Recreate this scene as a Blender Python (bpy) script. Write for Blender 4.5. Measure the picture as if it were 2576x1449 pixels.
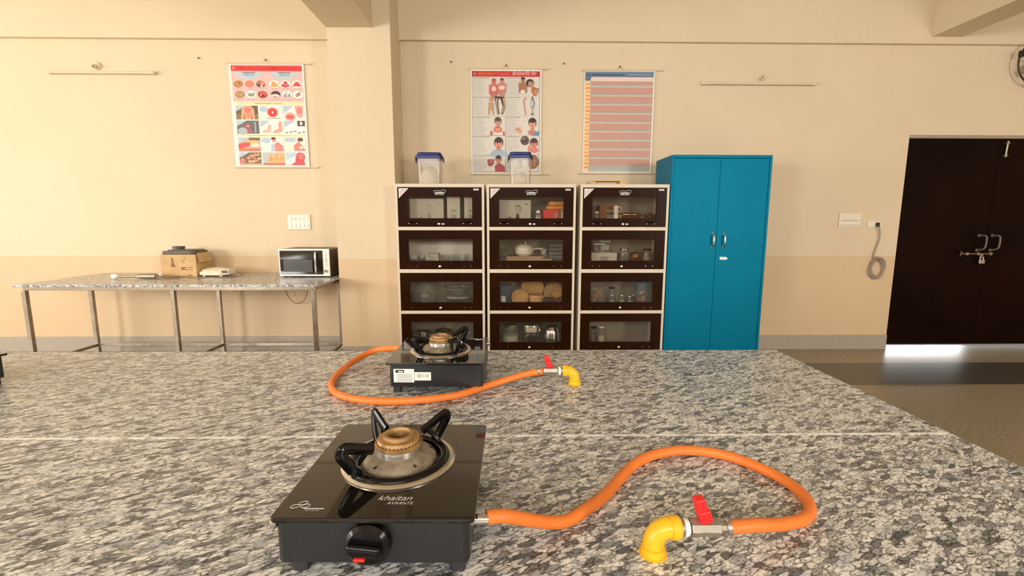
import bpy, bmesh, math, random
from mathutils import Vector, Matrix
random.seed(7)
for o in list(bpy.data.objects): bpy.data.objects.remove(o, do_unlink=True)
scn = bpy.context.scene
C = scn.collection
PI = math.pi

# ------------------------------------------------------------------ camera
cam_d = bpy.data.cameras.new('camera'); cam = bpy.data.objects.new('camera', cam_d); C.objects.link(cam)
pitch, yaw, roll = 0.1415, 0.0161, 0.0014
cp, sp, cy, sy = math.cos(pitch), math.sin(pitch), math.cos(yaw), math.sin(yaw)
fw = Vector((sy*cp, cy*cp, -sp)); rt = Vector((cy, -sy, 0)); up = rt.cross(fw)
c_, s_ = math.cos(roll), math.sin(roll)
r2, u2 = rt*c_ + up*s_, -rt*s_ + up*c_
cam.matrix_world = Matrix(((r2.x, u2.x, -fw.x, 0), (r2.y, u2.y, -fw.y, 0), (r2.z, u2.z, -fw.z, 1.28), (0, 0, 0, 1)))
cam_d.sensor_width = 36; cam_d.sensor_fit = 'HORIZONTAL'; cam_d.lens = 36*1180/2576; cam_d.clip_start = 0.02
scn.camera = cam

# ------------------------------------------------------------------ world, daylight and added fill, exposure
w = bpy.data.worlds.new('world'); scn.world = w; w.use_nodes = True
bg = w.node_tree.nodes['Background']; bg.inputs[0].default_value = (0.85, 0.92, 1.0, 1); bg.inputs[1].default_value = 0.6
scn.view_settings.view_transform = 'Standard'; scn.view_settings.look = 'None'
scn.view_settings.gamma = 1.0; scn.view_settings.use_curve_mapping = False
scn.view_settings.exposure = -0.04

def area(name, loc, direction, sx, sy_, power, col=(1, 0.97, 0.92)):
    d = bpy.data.lights.new(name, 'AREA'); d.shape = 'RECTANGLE'; d.size = sx; d.size_y = sy_
    d.energy = power; d.color = col
    o = bpy.data.objects.new(name, d); C.objects.link(o); o.location = loc
    o.rotation_euler = Vector(direction).to_track_quat('-Z', 'Y').to_euler()
    return o
XL, XR, YR, YW, ZC = -8.0, 6.6, -3.8, 4.58, 3.5          # room: left, right, rear, back wall, ceiling
area('daylight_left_window', (XL-0.12, 0.4, 1.7), (1, 0, -0.05), 4.0, 1.5, 265)
area('daylight_rear_left_window', (-6.1, YR-0.12, 1.75), (0.25, 1, -0.05), 1.5, 1.4, 250)
area('fill_rear_middle', (-0.5, YR-0.12, 2.7), (0, 1, -0.12), 4.0, 0.9, 165)  # added fill to lighten the right side, set high to avoid pane reflections
area('daylight_rear_right_window', (4.55, YR-0.12, 1.85), (0, 1, -0.05), 1.2, 1.2, 190)
area('daylight_behind_door', (4.8, 5.6, 0.10), (0, -1, 0), 1.8, 0.12, 40, (1, 1, 1))

# ------------------------------------------------------------------ materials
def nt(name):
    m = bpy.data.materials.new(name); m.use_nodes = True
    n = m.node_tree.nodes; l = m.node_tree.links
    return m, n, l, n['Principled BSDF']
def ramp(n, stops, interp='LINEAR'):
    r = n.new('ShaderNodeValToRGB'); r.color_ramp.interpolation = interp
    e = r.color_ramp.elements
    while len(e) < len(stops): e.new(0.5)
    for i, (p, c) in enumerate(stops):
        e[i].position = p; e[i].color = (c[0], c[1], c[2], 1) if not isinstance(c, (int, float)) else (c, c, c, 1)
    return r
_mats = {}
def mat(name, col, rough=0.5, metal=0.0, var=0.06, scale=12.0, bump=0.0, bscale=80.0, coat=0.0, spec=None, trans=0.0, alpha=None, sheen=0.0):
    if name in _mats: return _mats[name]
    m, n, l, b = nt(name)
    tc = n.new('ShaderNodeTexCoord'); no = n.new('ShaderNodeTexNoise'); no.inputs['Scale'].default_value = scale
    no.inputs['Detail'].default_value = 3
    l.new(tc.outputs['Object'], no.inputs['Vector'])
    a = [max(0, c*(1-var)) for c in col]; bb = [min(1, c*(1+var)) for c in col]
    r = ramp(n, [(0.3, a), (0.7, bb)]); l.new(no.outputs['Fac'], r.inputs[0]); l.new(r.outputs[0], b.inputs['Base Color'])
    b.inputs['Roughness'].default_value = rough; b.inputs['Metallic'].default_value = metal
    if coat: b.inputs['Coat Weight'].default_value = coat; b.inputs['Coat Roughness'].default_value = 0.05
    if spec is not None: b.inputs['Specular IOR Level'].default_value = spec
    if trans: b.inputs['Transmission Weight'].default_value = trans
    if alpha is not None: b.inputs['Alpha'].default_value = alpha
    if bump:
        n2 = n.new('ShaderNodeTexNoise'); n2.inputs['Scale'].default_value = bscale; n2.inputs['Detail'].default_value = 4
        l.new(tc.outputs['Object'], n2.inputs['Vector'])
        bp = n.new('ShaderNodeBump'); bp.inputs['Strength'].default_value = bump; bp.inputs['Distance'].default_value = 0.004
        l.new(n2.outputs['Fac'], bp.inputs['Height']); l.new(bp.outputs[0], b.inputs['Normal'])
    _mats[name] = m
    return m
def thin_glass(name, tint=(0.9, 0.92, 0.9), milk=0.0, rough=0.02, milkcol=(0.8, 0.8, 0.78)):
    m = bpy.data.materials.new(name); m.use_nodes = True
    n = m.node_tree.nodes; l = m.node_tree.links; n.clear()
    out = n.new('ShaderNodeOutputMaterial'); tr = n.new('ShaderNodeBsdfTransparent'); gl = n.new('ShaderNodeBsdfGlossy')
    df = n.new('ShaderNodeBsdfDiffuse'); mx0 = n.new('ShaderNodeMixShader'); mx = n.new('ShaderNodeMixShader')
    lw = n.new('ShaderNodeLayerWeight'); lw.inputs['Blend'].default_value = 0.5
    pw = n.new('ShaderNodeMath'); pw.operation = 'POWER'; pw.inputs[1].default_value = 5; l.new(lw.outputs['Facing'], pw.inputs[0])
    fr = n.new('ShaderNodeMath'); fr.operation = 'MULTIPLY_ADD'; fr.inputs[1].default_value = 0.9; fr.inputs[2].default_value = 0.022; l.new(pw.outputs[0], fr.inputs[0])
    tc = n.new('ShaderNodeTexCoord'); no = n.new('ShaderNodeTexNoise'); no.inputs['Scale'].default_value = 9
    l.new(tc.outputs['Object'], no.inputs['Vector'])
    mr = n.new('ShaderNodeMapRange'); mr.inputs['To Min'].default_value = milk*0.6; mr.inputs['To Max'].default_value = milk*1.4+0.015
    l.new(no.outputs['Fac'], mr.inputs[0])
    tr.inputs[0].default_value = (*tint, 1); gl.inputs['Roughness'].default_value = rough; df.inputs[0].default_value = (*milkcol, 1)
    l.new(mr.outputs[0], mx0.inputs[0]); l.new(tr.outputs[0], mx0.inputs[1]); l.new(df.outputs[0], mx0.inputs[2])
    l.new(fr.outputs[0], mx.inputs[0]); l.new(mx0.outputs[0], mx.inputs[1]); l.new(gl.outputs[0], mx.inputs[2])
    l.new(mx.outputs[0], out.inputs[0])
    return m

def wall_mat():
    m, n, l, b = nt('painted_plaster')
    g = n.new('ShaderNodeNewGeometry'); sx = n.new('ShaderNodeSeparateXYZ'); l.new(g.outputs['Position'], sx.inputs[0])
    no = n.new('ShaderNodeTexNoise'); no.inputs['Scale'].default_value = 1.6; no.inputs['Detail'].default_value = 5
    l.new(g.outputs['Position'], no.inputs['Vector'])
    wob = n.new('ShaderNodeTexNoise'); wob.inputs['Scale'].default_value = 6; l.new(g.outputs['Position'], wob.inputs['Vector'])
    ma = n.new('ShaderNodeMath'); ma.operation = 'MULTIPLY_ADD'; ma.inputs[1].default_value = 0.006
    l.new(wob.outputs['Fac'], ma.inputs[0]); l.new(sx.outputs['Z'], ma.inputs[2])
    gt = n.new('ShaderNodeMath'); gt.operation = 'GREATER_THAN'; gt.inputs[1].default_value = 0.947
    l.new(ma.outputs[0], gt.inputs[0])
    up_ = ramp(n, [(0.3, (0.725, 0.60, 0.425)), (0.7, (0.755, 0.63, 0.45))]); lo = ramp(n, [(0.3, (0.69, 0.515, 0.325)), (0.7, (0.72, 0.54, 0.345))])
    l.new(no.outputs['Fac'], up_.inputs[0]); l.new(no.outputs['Fac'], lo.inputs[0])
    mx = n.new('ShaderNodeMix'); mx.data_type = 'RGBA'
    l.new(gt.outputs[0], mx.inputs['Factor']); l.new(lo.outputs[0], mx.inputs['A']); l.new(up_.outputs[0], mx.inputs['B'])
    l.new(mx.outputs['Result'], b.inputs['Base Color']); b.inputs['Roughness'].default_value = 0.62
    b.inputs['Specular IOR Level'].default_value = 0.3
    n2 = n.new('ShaderNodeTexNoise'); n2.inputs['Scale'].default_value = 55; n2.inputs['Detail'].default_value = 4; l.new(g.outputs['Position'], n2.inputs['Vector'])
    bp = n.new('ShaderNodeBump'); bp.inputs['Strength'].default_value = 0.18; bp.inputs['Distance'].default_value = 0.004
    l.new(n2.outputs['Fac'], bp.inputs['Height']); l.new(bp.outputs[0], b.inputs['Normal'])
    return m
M_wall = wall_mat()

def granite(name, sc=1.0, rough=0.2, light=1.0):
    m, n, l, b = nt(name)
    g = n.new('ShaderNodeNewGeometry')
    mq = n.new('ShaderNodeMapping'); mq.inputs['Rotation'].default_value = (0, 0, -0.45); l.new(g.outputs['Position'], mq.inputs['Vector'])
    mp = n.new('ShaderNodeMapping'); mp.inputs['Scale'].default_value = (0.75, 1.75, 1.4)
    l.new(mq.outputs[0], mp.inputs['Vector'])
    dn = n.new('ShaderNodeTexNoise'); dn.inputs['Scale'].default_value = 60*sc; dn.inputs['Detail'].default_value = 3; l.new(mp.outputs[0], dn.inputs['Vector'])
    dm = n.new('ShaderNodeMix'); dm.data_type = 'RGBA'; dm.blend_type = 'LINEAR_LIGHT'; dm.inputs['Factor'].default_value = 0.013
    l.new(mp.outputs[0], dm.inputs['A']); l.new(dn.outputs['Color'], dm.inputs['B'])
    v1 = n.new('ShaderNodeTexVoronoi'); v1.inputs['Scale'].default_value = 60*sc; l.new(dm.outputs['Result'], v1.inputs['Vector'])
    v2 = n.new('ShaderNodeTexVoronoi'); v2.feature = 'DISTANCE_TO_EDGE'; v2.inputs['Scale'].default_value = 60*sc; l.new(dm.outputs['Result'], v2.inputs['Vector'])
    sr = n.new('ShaderNodeSeparateColor'); l.new(v1.outputs['Color'], sr.inputs[0])
    cr = ramp(n, [(0.0, (0.12, 0.13, 0.14)), (0.12, (0.27, 0.28, 0.285)), (0.24, (0.50, 0.51, 0.50)), (0.38, (0.76, 0.76, 0.73)), (0.7, (0.88, 0.885, 0.85)), (1.0, (0.94, 0.95, 0.93))])
    l.new(sr.outputs[0], cr.inputs[0])
    fn = n.new('ShaderNodeTexNoise'); fn.inputs['Scale'].default_value = 170*sc; fn.inputs['Detail'].default_value = 4; l.new(mp.outputs[0], fn.inputs['Vector'])
    fr = ramp(n, [(0.36, 0.35), (0.45, 0.95), (0.68, 1.1)]); l.new(fn.outputs['Fac'], fr.inputs[0])
    m1 = n.new('ShaderNodeMix'); m1.data_type = 'RGBA'; m1.blend_type = 'MULTIPLY'; m1.inputs['Factor'].default_value = 1.0
    l.new(cr.outputs[0], m1.inputs['A']); l.new(fr.outputs[0], m1.inputs['B'])
    er = ramp(n, [(0.0, 0.12), (0.06, 0.42), (0.14, 1.0)]); l.new(v2.outputs['Distance'], er.inputs[0])
    en = n.new('ShaderNodeTexNoise'); en.inputs['Scale'].default_value = 30*sc; l.new(mp.outputs[0], en.inputs['Vector'])
    ef = ramp(n, [(0.36, 0.3), (0.54, 1.0)]); l.new(en.outputs['Fac'], ef.inputs[0])
    m2 = n.new('ShaderNodeMix'); m2.data_type = 'RGBA'; m2.blend_type = 'MULTIPLY'
    l.new(ef.outputs[0], m2.inputs['Factor']); l.new(m1.outputs['Result'], m2.inputs['A']); l.new(er.outputs[0], m2.inputs['B'])
    bl = n.new('ShaderNodeTexNoise'); bl.inputs['Scale'].default_value = 27*sc; bl.inputs['Detail'].default_value = 4; l.new(mp.outputs[0], bl.inputs['Vector'])
    br = ramp(n, [(0.34, (0.66, 0.70, 0.78)), (0.52, (1.0*light, 1.0*light, 1.0*light))]); l.new(bl.outputs['Fac'], br.inputs[0])
    m3 = n.new('ShaderNodeMix'); m3.data_type = 'RGBA'; m3.blend_type = 'MULTIPLY'; m3.inputs['Factor'].default_value = 1.0
    l.new(m2.outputs['Result'], m3.inputs['A']); l.new(br.outputs[0], m3.inputs['B'])
    l.new(m3.outputs['Result'], b.inputs['Base Color'])
    b.inputs['Roughness'].default_value = rough; b.inputs['Specular IOR Level'].default_value = 0.7
    return m
M_granite = granite('speckled_granite', 1.0, 0.3)
M_granite2 = granite('worn_granite', 1.0, 0.25)

def floor_mat(name, a, bcol, c, rough=0.35):
    m, n, l, b = nt(name)
    g = n.new('ShaderNodeNewGeometry')
    v = n.new('ShaderNodeTexNoise'); v.inputs['Scale'].default_value = 45; v.inputs['Detail'].default_value = 6; l.new(g.outputs['Position'], v.inputs['Vector'])
    r = ramp(n, [(0.3, a), (0.5, bcol), (0.72, c)]); l.new(v.outputs['Fac'], r.inputs[0]); l.new(r.outputs[0], b.inputs['Base Color'])
    b.inputs['Roughness'].default_value = rough
    return m
M_floor = floor_mat('polished_floor_stone', (0.25, 0.205, 0.135), (0.33, 0.275, 0.185), (0.42, 0.355, 0.25), 0.35)
M_stripe = floor_mat('dark_floor_stone', (0.06, 0.055, 0.045), (0.085, 0.077, 0.062), (0.11, 0.10, 0.085), 0.3)
M_base = mat('grey_skirting_stone', (0.42, 0.375, 0.31), 0.4, var=0.08, scale=30)
M_ceil = mat('ceiling_paint', (0.72, 0.62, 0.47), 0.7, var=0.02, scale=2)

# ------------------------------------------------------------------ mesh helpers
class MB:
    def __init__(s): s.bm = bmesh.new(); s.mats = []
    def mi(s, m):
        if m not in s.mats: s.mats.append(m)
        return s.mats.index(m)
    def merge(s, t, m, M=None):
        if M is not None: bmesh.ops.transform(t, matrix=M, verts=t.verts)
        i = s.mi(m)
        for f in t.faces: f.material_index = i
        me = bpy.data.meshes.new('tmp'); t.to_mesh(me); t.free(); s.bm.from_mesh(me); bpy.data.meshes.remove(me)
        return s
    def box(s, c, d, m, bev=0.0, rz=0.0, seg=2, M=None):
        t = bmesh.new(); bmesh.ops.create_cube(t, size=1)
        bmesh.ops.scale(t, vec=d, verts=t.verts)
        if bev: bmesh.ops.bevel(t, geom=list(t.edges), offset=min(bev, min(d)*0.45), segments=seg, affect='EDGES', profile=0.5)
        X = Matrix.Translation(c) @ Matrix.Rotation(rz, 4, 'Z')
        if M is not None: X = X @ M
        return s.merge(t, m, X)
    def bx(s, x0, x1, y0, y1, z0, z1, m, bev=0.0):
        return s.box(((x0+x1)/2, (y0+y1)/2, (z0+z1)/2), (abs(x1-x0), abs(y1-y0), abs(z1-z0)), m, bev)
    def lathe(s, prof, m, c=(0, 0, 0), seg=32, M=None, sx=1, sy=1):
        t = bmesh.new(); rings = []
        for r, z in prof:
            if r <= 1e-6: rings.append([t.verts.new((0, 0, z))])
            else: rings.append([t.verts.new((r*sx*math.cos(2*PI*k/seg), r*sy*math.sin(2*PI*k/seg), z)) for k in range(seg)])
        for a, b in zip(rings, rings[1:]):
            for k in range(seg):
                j = (k+1) % seg
                if len(a) == 1 and len(b) == 1: continue
                if len(a) == 1: t.faces.new((a[0], b[j], b[k]))
                elif len(b) == 1: t.faces.new((a[k], a[j], b[0]))
                else: t.faces.new((a[k], a[j], b[j], b[k]))
        if len(rings[0]) > 1 and prof[0][0] > 1e-6 and prof[0] != prof[-1]: t.faces.new(list(reversed(rings[0])))
        if len(rings[-1]) > 1 and prof[0] != prof[-1]: t.faces.new(rings[-1])
        bmesh.ops.recalc_face_normals(t, faces=t.faces)
        X = Matrix.Translation(c)
        if M is not None: X = X @ M
        return s.merge(t, m, X)
    def tube(s, pts, r, m, seg=12, sub=6, closed=False, flat=(1, 1), M=None):
        P = [Vector(p) for p in pts]
        if sub > 1 and len(P) > 2: P = spline(P, sub, closed)
        t = bmesh.new(); rings = []; n = len(P)
        tan0 = (P[1]-P[0]).normalized(); ref = Vector((0, 0, 1)) if abs(tan0.z) < 0.9 else Vector((1, 0, 0))
        u = tan0.cross(ref).normalized(); prev = tan0
        for i in range(n):
            if closed: tg = (P[(i+1) % n]-P[i-1]).normalized()
            else: tg = (P[min(i+1, n-1)]-P[max(i-1, 0)]).normalized()
            q = prev.rotation_difference(tg); u = q @ u; u = (u-tg*u.dot(tg)).normalized(); v = tg.cross(u); prev = tg
            rr = r(i/(n-1)) if callable(r) else r
            rings.append([t.verts.new(P[i]+(u*math.cos(2*PI*k/seg)*flat[0]+v*math.sin(2*PI*k/seg)*flat[1])*rr) for k in range(seg)])
        rng = range(n if closed else n-1)
        for i in rng:
            a, b = rings[i], rings[(i+1) % n]
            for k in range(seg):
                j = (k+1) % seg; t.faces.new((a[k], a[j], b[j], b[k]))
        if not closed: t.faces.new(list(reversed(rings[0]))); t.faces.new(rings[-1])
        bmesh.ops.recalc_face_normals(t, faces=t.faces)
        return s.merge(t, m, M)
    def prism(s, pts, d, m, M=None, bev=0.0):     # polygon in XY, extruded up by d
        t = bmesh.new(); a = [t.verts.new((x, y, 0)) for x, y in pts]; f = t.faces.new(a)
        r = bmesh.ops.extrude_face_region(t, geom=[f]); bmesh.ops.translate(t, vec=(0, 0, d), verts=[v for v in r['geom'] if isinstance(v, bmesh.types.BMVert)])
        bmesh.ops.recalc_face_normals(t, faces=t.faces)
        if bev: bmesh.ops.bevel(t, geom=list(t.edges), offset=bev, segments=2, affect='EDGES', profile=0.5)
        return s.merge(t, m, M)
    def flat(s, pts3, m):
        t = bmesh.new(); t.faces.new([t.verts.new(p) for p in pts3]); return s.merge(t, m)
    def ell(s, c, d, m, seg=20, M=None):
        t = bmesh.new(); bmesh.ops.create_uvsphere(t, u_segments=seg, v_segments=seg//2, radius=0.5)
        bmesh.ops.scale(t, vec=d, verts=t.verts); X = Matrix.Translation(c)
        if M is not None: X = X @ M
        return s.merge(t, m, X)
    def text(s, body, m, M, size=0.02, width=None, ext=0.0, shear=0.0):
        cu = bpy.data.curves.new('lettering', 'FONT'); cu.body = body; cu.size = size; cu.align_x = 'CENTER'; cu.align_y = 'CENTER'
        cu.extrude = ext; cu.shear = shear; cu.resolution_u = 3
        o = bpy.data.objects.new('lettering', cu); C.objects.link(o); bpy.context.view_layer.update()
        me = bpy.data.meshes.new_from_object(o); t = bmesh.new(); t.from_mesh(me)
        bpy.data.objects.remove(o); bpy.data.curves.remove(cu); bpy.data.meshes.remove(me)
        if width and t.verts:
            xs = [v.co.x for v in t.verts]; k = width/max(1e-6, max(xs)-min(xs)); c0 = (max(xs)+min(xs))/2
            for v in t.verts: v.co.x = (v.co.x-c0)*k
        return s.merge(t, m, M)
def spline(P, sub, closed=False):
    out = []; n = len(P)
    for i in range(n if closed else n-1):
        p0 = P[i-1] if (i > 0 or closed) else P[0]*2-P[1]; p1 = P[i]; p2 = P[(i+1) % n]
        p3 = P[(i+2) % n] if (i+2 < n or closed) else P[-1]*2-P[-2]
        for k in range(sub):
            t = k/sub
            out.append(0.5*((2*p1)+(p2-p0)*t+(2*p0-5*p1+4*p2-p3)*t*t+(3*p1-p0-3*p2+p3)*t**3))
    if not closed: out.append(P[-1])
    return out
def obj(name, mb, parent=None, loc=None, sharp=35):
    me = bpy.data.meshes.new(name)
    mb.bm.to_mesh(me); mb.bm.free()
    for m in mb.mats: me.materials.append(m)
    me.polygons.foreach_set('use_smooth', [True]*len(me.polygons)); me.set_sharp_from_angle(angle=math.radians(sharp))
    o = bpy.data.objects.new(name, me); C.objects.link(o)
    wn = o.modifiers.new('weighted_normals', 'WEIGHTED_NORMAL'); wn.keep_sharp = True
    if parent is not None: o.parent = parent
    if loc is not None: o.location = loc
    return o
def tag(o, label, cat, group=None):
    o['label'] = label; o['category'] = cat
    if group: o['group'] = group
    return o
def thing(name, label, cat, loc=(0, 0, 0), rz=0.0, group=None):
    o = bpy.data.objects.new(name, None); C.objects.link(o); o.location = loc; o.rotation_euler = (0, 0, rz); o.empty_display_size = 0.1
    return tag(o, label, cat, group)
def struct(name, mb, parent=None):
    o = obj(name, mb, parent)
    if parent is None: o['kind'] = 'structure'
    return o
def copy_tree(o, parent=None):
    c = o.copy(); C.objects.link(c); c.parent = parent
    for ch in [x for x in bpy.data.objects if x.parent == o]: copy_tree(ch, c)
    return c
RX90 = Matrix.Rotation(PI/2, 4, 'X')         # XY plane -> stands up facing -Y
RY90 = Matrix.Rotation(PI/2, 4, 'Y')
T = Matrix.Translation

# ------------------------------------------------------------------ the room
D0, D1, DH = 3.87, 5.73, 2.10
b = MB(); b.bx(XL-0.3, XR+0.3, YR-0.3, 6.4, -0.1, 0.0, M_floor); struct('floor', b)
b = MB(); b.bx(XL+0.02, XR-0.02, 3.525, 4.10, 0.0005, 0.0015, M_stripe); struct('trim_1', b)
b = MB(); b.bx(XL-0.2, XR+0.2, YR-0.2, YW+0.22, ZC, ZC+0.15, M_ceil); struct('ceiling', b)
b = MB(); b.bx(XL-0.2, D0, YW, YW+0.22, 0, ZC, M_wall); b.bx(D1, XR+0.2, YW, YW+0.22, 0, ZC, M_wall); b.bx(D0, D1, YW, YW+0.22, DH, ZC, M_wall)
struct('wall_back', b)
b = MB(); b.bx(XR, XR+0.2, YR, YW, 0, ZC, M_wall); struct('wall_right', b)
def wall_x(x0, x1, y0, y1, holes, along):
    b = MB()
    cur = y0 if along == 'y' else x0; end = y1 if along == 'y' else x1
    def add(a, c, z0, z1):
        if along == 'y': b.bx(x0, x1, a, c, z0, z1, M_wall)
        else: b.bx(a, c, y0, y1, z0, z1, M_wall)
    for h0, h1, z0, z1 in holes:
        add(cur, h0, 0, ZC); add(h0, h1, 0, z0); add(h0, h1, z1, ZC); cur = h1
    add(cur, end, 0, ZC)
    return b
struct('wall_left', wall_x(XL-0.2, XL, YR, YW, [(-1.6, 2.4, 0.9, 2.5)], 'y'))
struct('wall_rear', wall_x(XL-0.2, XR+0.2, YR-0.2, YR, [(-7.1, -5.1, 1.0, 2.5), (-2.6, 1.6, 2.2, 3.2), (3.9, 5.2, 1.2, 2.5)], 'x'))  # high middle hole is made for the added fill light
M_alu = mat('window_aluminium', (0.45, 0.42, 0.38), 0.4, 0.6)
def win(n, x0, x1, z0, z1, y, along='x', parts=3):
    b = MB(); t = 0.03
    for k in range(parts+1):
        a = x0+(x1-x0)*k/parts
        (b.bx(a-t/2, a+t/2, y-0.03, y+0.03, z0, z1, M_alu) if along == 'x' else b.bx(y-0.03, y+0.03, a-t/2, a+t/2, z0, z1, M_alu))
    for z in (z0+t/2, z1-t/2):
        (b.bx(x0, x1, y-0.03, y+0.03, z-t/2, z+t/2, M_alu) if along == 'x' else b.bx(y-0.03, y+0.03, x0, x1, z-t/2, z+t/2, M_alu))
    struct('window_%d' % n, b)
win(1, -1.6, 2.4, 0.9, 2.5, XL-0.05, 'y', 4); win(2, -7.1, -5.1, 1.0, 2.5, YR-0.05, 'x', 2)
win(3, -2.6, 1.6, 2.2, 3.2, YR-0.05, 'x', 4); win(4, 3.9, 5.2, 1.2, 2.5, YR-0.05, 'x', 1)  # the wide high middle one is invented to let in fill light
# column, beams, beam face above the shadow line
b = MB(); b.bx(-1.482, -0.955, 4.20, YW, 0, ZC, M_wall); struct('trim_2', b)
b = MB(); b.bx(XL, XR, 4.535, YW, 2.905, ZC, M_wall); struct('trim_3', b)
M_beam = mat('beam_paint', (0.70, 0.60, 0.45), 0.65, var=0.03, scale=3)
b = MB(); b.bx(-1.486, -1.10, YR, 4.20, 2.878, ZC, M_wall); struct('trim_4', b)
b = MB(); b.bx(3.93, 4.21, YR, 4.535, 2.965, ZC, M_wall); struct('trim_5', b)
b = MB(); b.bx(XL, -1.482, YW-0.014, YW, 0, 0.148, M_base, 0.002); b.bx(-0.955, D0-0.002, YW-0.014, YW, 0, 0.145, M_base, 0.002); b.bx(D1, XR, YW-0.014, YW, 0, 0.145, M_base, 0.002)
b.bx(-1.495, -0.942, 4.187, 4.20, 0, 0.145, M_base, 0.002); b.bx(-1.495, -1.482, 4.2, YW-0.014, 0, 0.145, M_base); b.bx(-0.955, -0.942, 4.2, YW-0.014, 0, 0.145, M_base)
struct('baseboard_back', b)
b = MB(); b.bx(XL, XL+0.014, YR, YW-0.015, 0, 0.145, M_base, 0.002); struct('baseboard_left', b)
b = MB(); b.bx(XR-0.014, XR, YR, YW-0.015, 0, 0.145, M_base, 0.002); struct('baseboard_right', b)
# lane outside the door
M_lane = mat('concrete_lane', (0.62, 0.6, 0.56), 0.8, var=0.1)
b = MB(); b.bx(3.5, 6.1, YW+0.22, 6.4, 0.0, 0.012, M_lane); struct('ground', b)

# door
M_door = mat('dark_brown_door_paint', (0.009, 0.0016, 0.0005), 0.45, var=0.5, scale=1.4, spec=0.07)
M_doorfr = mat('door_frame_steel', (0.36, 0.31, 0.24), 0.5, var=0.1)
M_steel = mat('brushed_steel', (0.62, 0.6, 0.57), 0.3, 1.0, var=0.1, scale=40)
M_dullsteel = mat('dull_steel', (0.42, 0.36, 0.28), 0.4, 0.9, var=0.2, scale=30)
door = bpy.data.objects.new('door_1', None); C.objects.link(door); door.location = (4.80, 4.61, 0); door['kind'] = 'structure'
b = MB(); b.bx(D0-4.8, D0-4.8+0.012, -0.02, 0.06, 0, DH, M_door); b.bx(D1-4.8-0.012, D1-4.8, -0.02, 0.06, 0, DH, M_door)
b.bx(D0-4.8, D1-4.8, -0.025, 0.06, DH-0.028, DH, M_doorfr, 0.003)
obj('frame', b, door)
b = MB(); b.bx(-0.915, -0.0015, 0, 0.035, 0.04, DH-0.03, M_door, 0.003); l1 = obj('door_leaf', b, door)
b = MB(); b.bx(0.0015, 0.915, 0, 0.035, 0.04, DH-0.03, M_door, 0.003); l2 = obj('door_leaf', b, door)
M_grip = mat('dull_grey_grip', (0.16, 0.135, 0.11), 0.4, 0.3, var=0.2)
for lf, x in ((l1, -0.075), (l2, 0.06)):
    b = MB(); b.tube([(x-0.012, 0, 1.145), (x+0.012, -0.045, 1.14), (x+0.018, -0.05, 1.08), (x+0.010, -0.045, 1.02), (x-0.014, 0, 1.0)], 0.009, M_grip, seg=10)
    b.lathe([(0.017, 0), (0.013, 0.006)], M_grip, (x-0.012, 0, 1.145), 14, RX90); b.lathe([(0.017, 0), (0.013, 0.006)], M_grip, (x-0.014, 0, 1.0), 14, RX90)
    obj('handle', b, lf)
b = MB(); b.tube([(-0.27, -0.02, 0.965), (0.055, -0.02, 0.965)], 0.006, M_dullsteel)
b.tube([(-0.265, -0.02, 0.965), (-0.272, -0.03, 0.99)], 0.009, M_dullsteel); b.tube([(-0.265, -0.02, 0.965), (-0.285, -0.03, 0.945)], 0.006, M_dullsteel)
for x in (-0.2, -0.09, 0.035): b.box((x, -0.012, 0.965), (0.022, 0.026, 0.03), M_dullsteel, 0.003)
b.box((-0.06, -0.022, 0.945), (0.03, 0.012, 0.05), M_dullsteel, 0.004)
obj('slide_bolt', b, l1)
b = MB(); b.tube([(0.045, -0.015, 1.90), (0.052, -0.015, 2.05)], 0.009, M_dullsteel, sub=1); b.box((0.045, -0.012, 1.915), (0.03, 0.024, 0.02), M_dullsteel, 0.003); b.box((0.052, -0.012, 2.03), (0.03, 0.024, 0.02), M_dullsteel, 0.003)
obj('tower_bolt', b, l2)
pd = thing('padlock', 'small shiny steel padlock hanging from the bolt of the dark double door', 'padlock', (4.735, 4.575, 0.87))
b = MB(); b.box((0, 0, 0.018), (0.058, 0.02, 0.042), M_steel, 0.006); obj('lock_body', b, pd)
b = MB(); b.tube([(-0.016, 0, 0.038), (-0.016, 0, 0.062), (0, 0, 0.078), (0.016, 0, 0.062), (0.016, 0, 0.038)], 0.004, M_steel); obj('shackle', b, pd)

# ------------------------------------------------------------------ island counter
M_seam = None
def grout_mat():
    m, n, l, bs = nt('white_grout')
    g = n.new('ShaderNodeNewGeometry'); mp = n.new('ShaderNodeMapping'); mp.inputs['Scale'].default_value = (34, 60, 1); l.new(g.outputs['Position'], mp.inputs[0])
    no = n.new('ShaderNodeTexNoise'); no.inputs['Scale'].default_value = 1; no.inputs['Detail'].default_value = 3; l.new(mp.outputs[0], no.inputs[0])
    r = ramp(n, [(0.40, (0.5, 0.49, 0.46)), (0.47, (0.97, 0.97, 0.95))]); l.new(no.outputs['Fac'], r.inputs[0]); l.new(r.outputs[0], bs.inputs['Base Color'])
    bs.inputs['Roughness'].default_value = 0.5
    return m
isl = thing('island_counter', 'long speckled granite island counter with white grout seam, holding the gas stoves', 'counter', (-0.9, 0.95, 0))
IX0, IX1, IY0, IY1 = -3.2+0.9, 1.11+0.9, 0.12-0.95, 1.85-0.95
sx_, sy_s = -1.547+0.9, 1.085-0.95
for (a, c_a) in ((IX0, sx_-0.001), (sx_+0.001, IX1)):
    for (d, e) in ((IY0, sy_s-0.0018), (sy_s+0.0018, IY1)):
        b = MB(); b.bx(a, c_a, d, e, 0.728, 0.76, M_granite, 0.0015); obj('countertop_slab', b, isl)
b = MB(); b.bx(IX0, IX1-0.01, sy_s-0.0045, sy_s+0.0045, 0.75, 0.7604, grout_mat()); obj('grout_line', b, isl)
M_block = mat('plastered_support', (0.6, 0.5, 0.36), 0.7)
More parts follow.
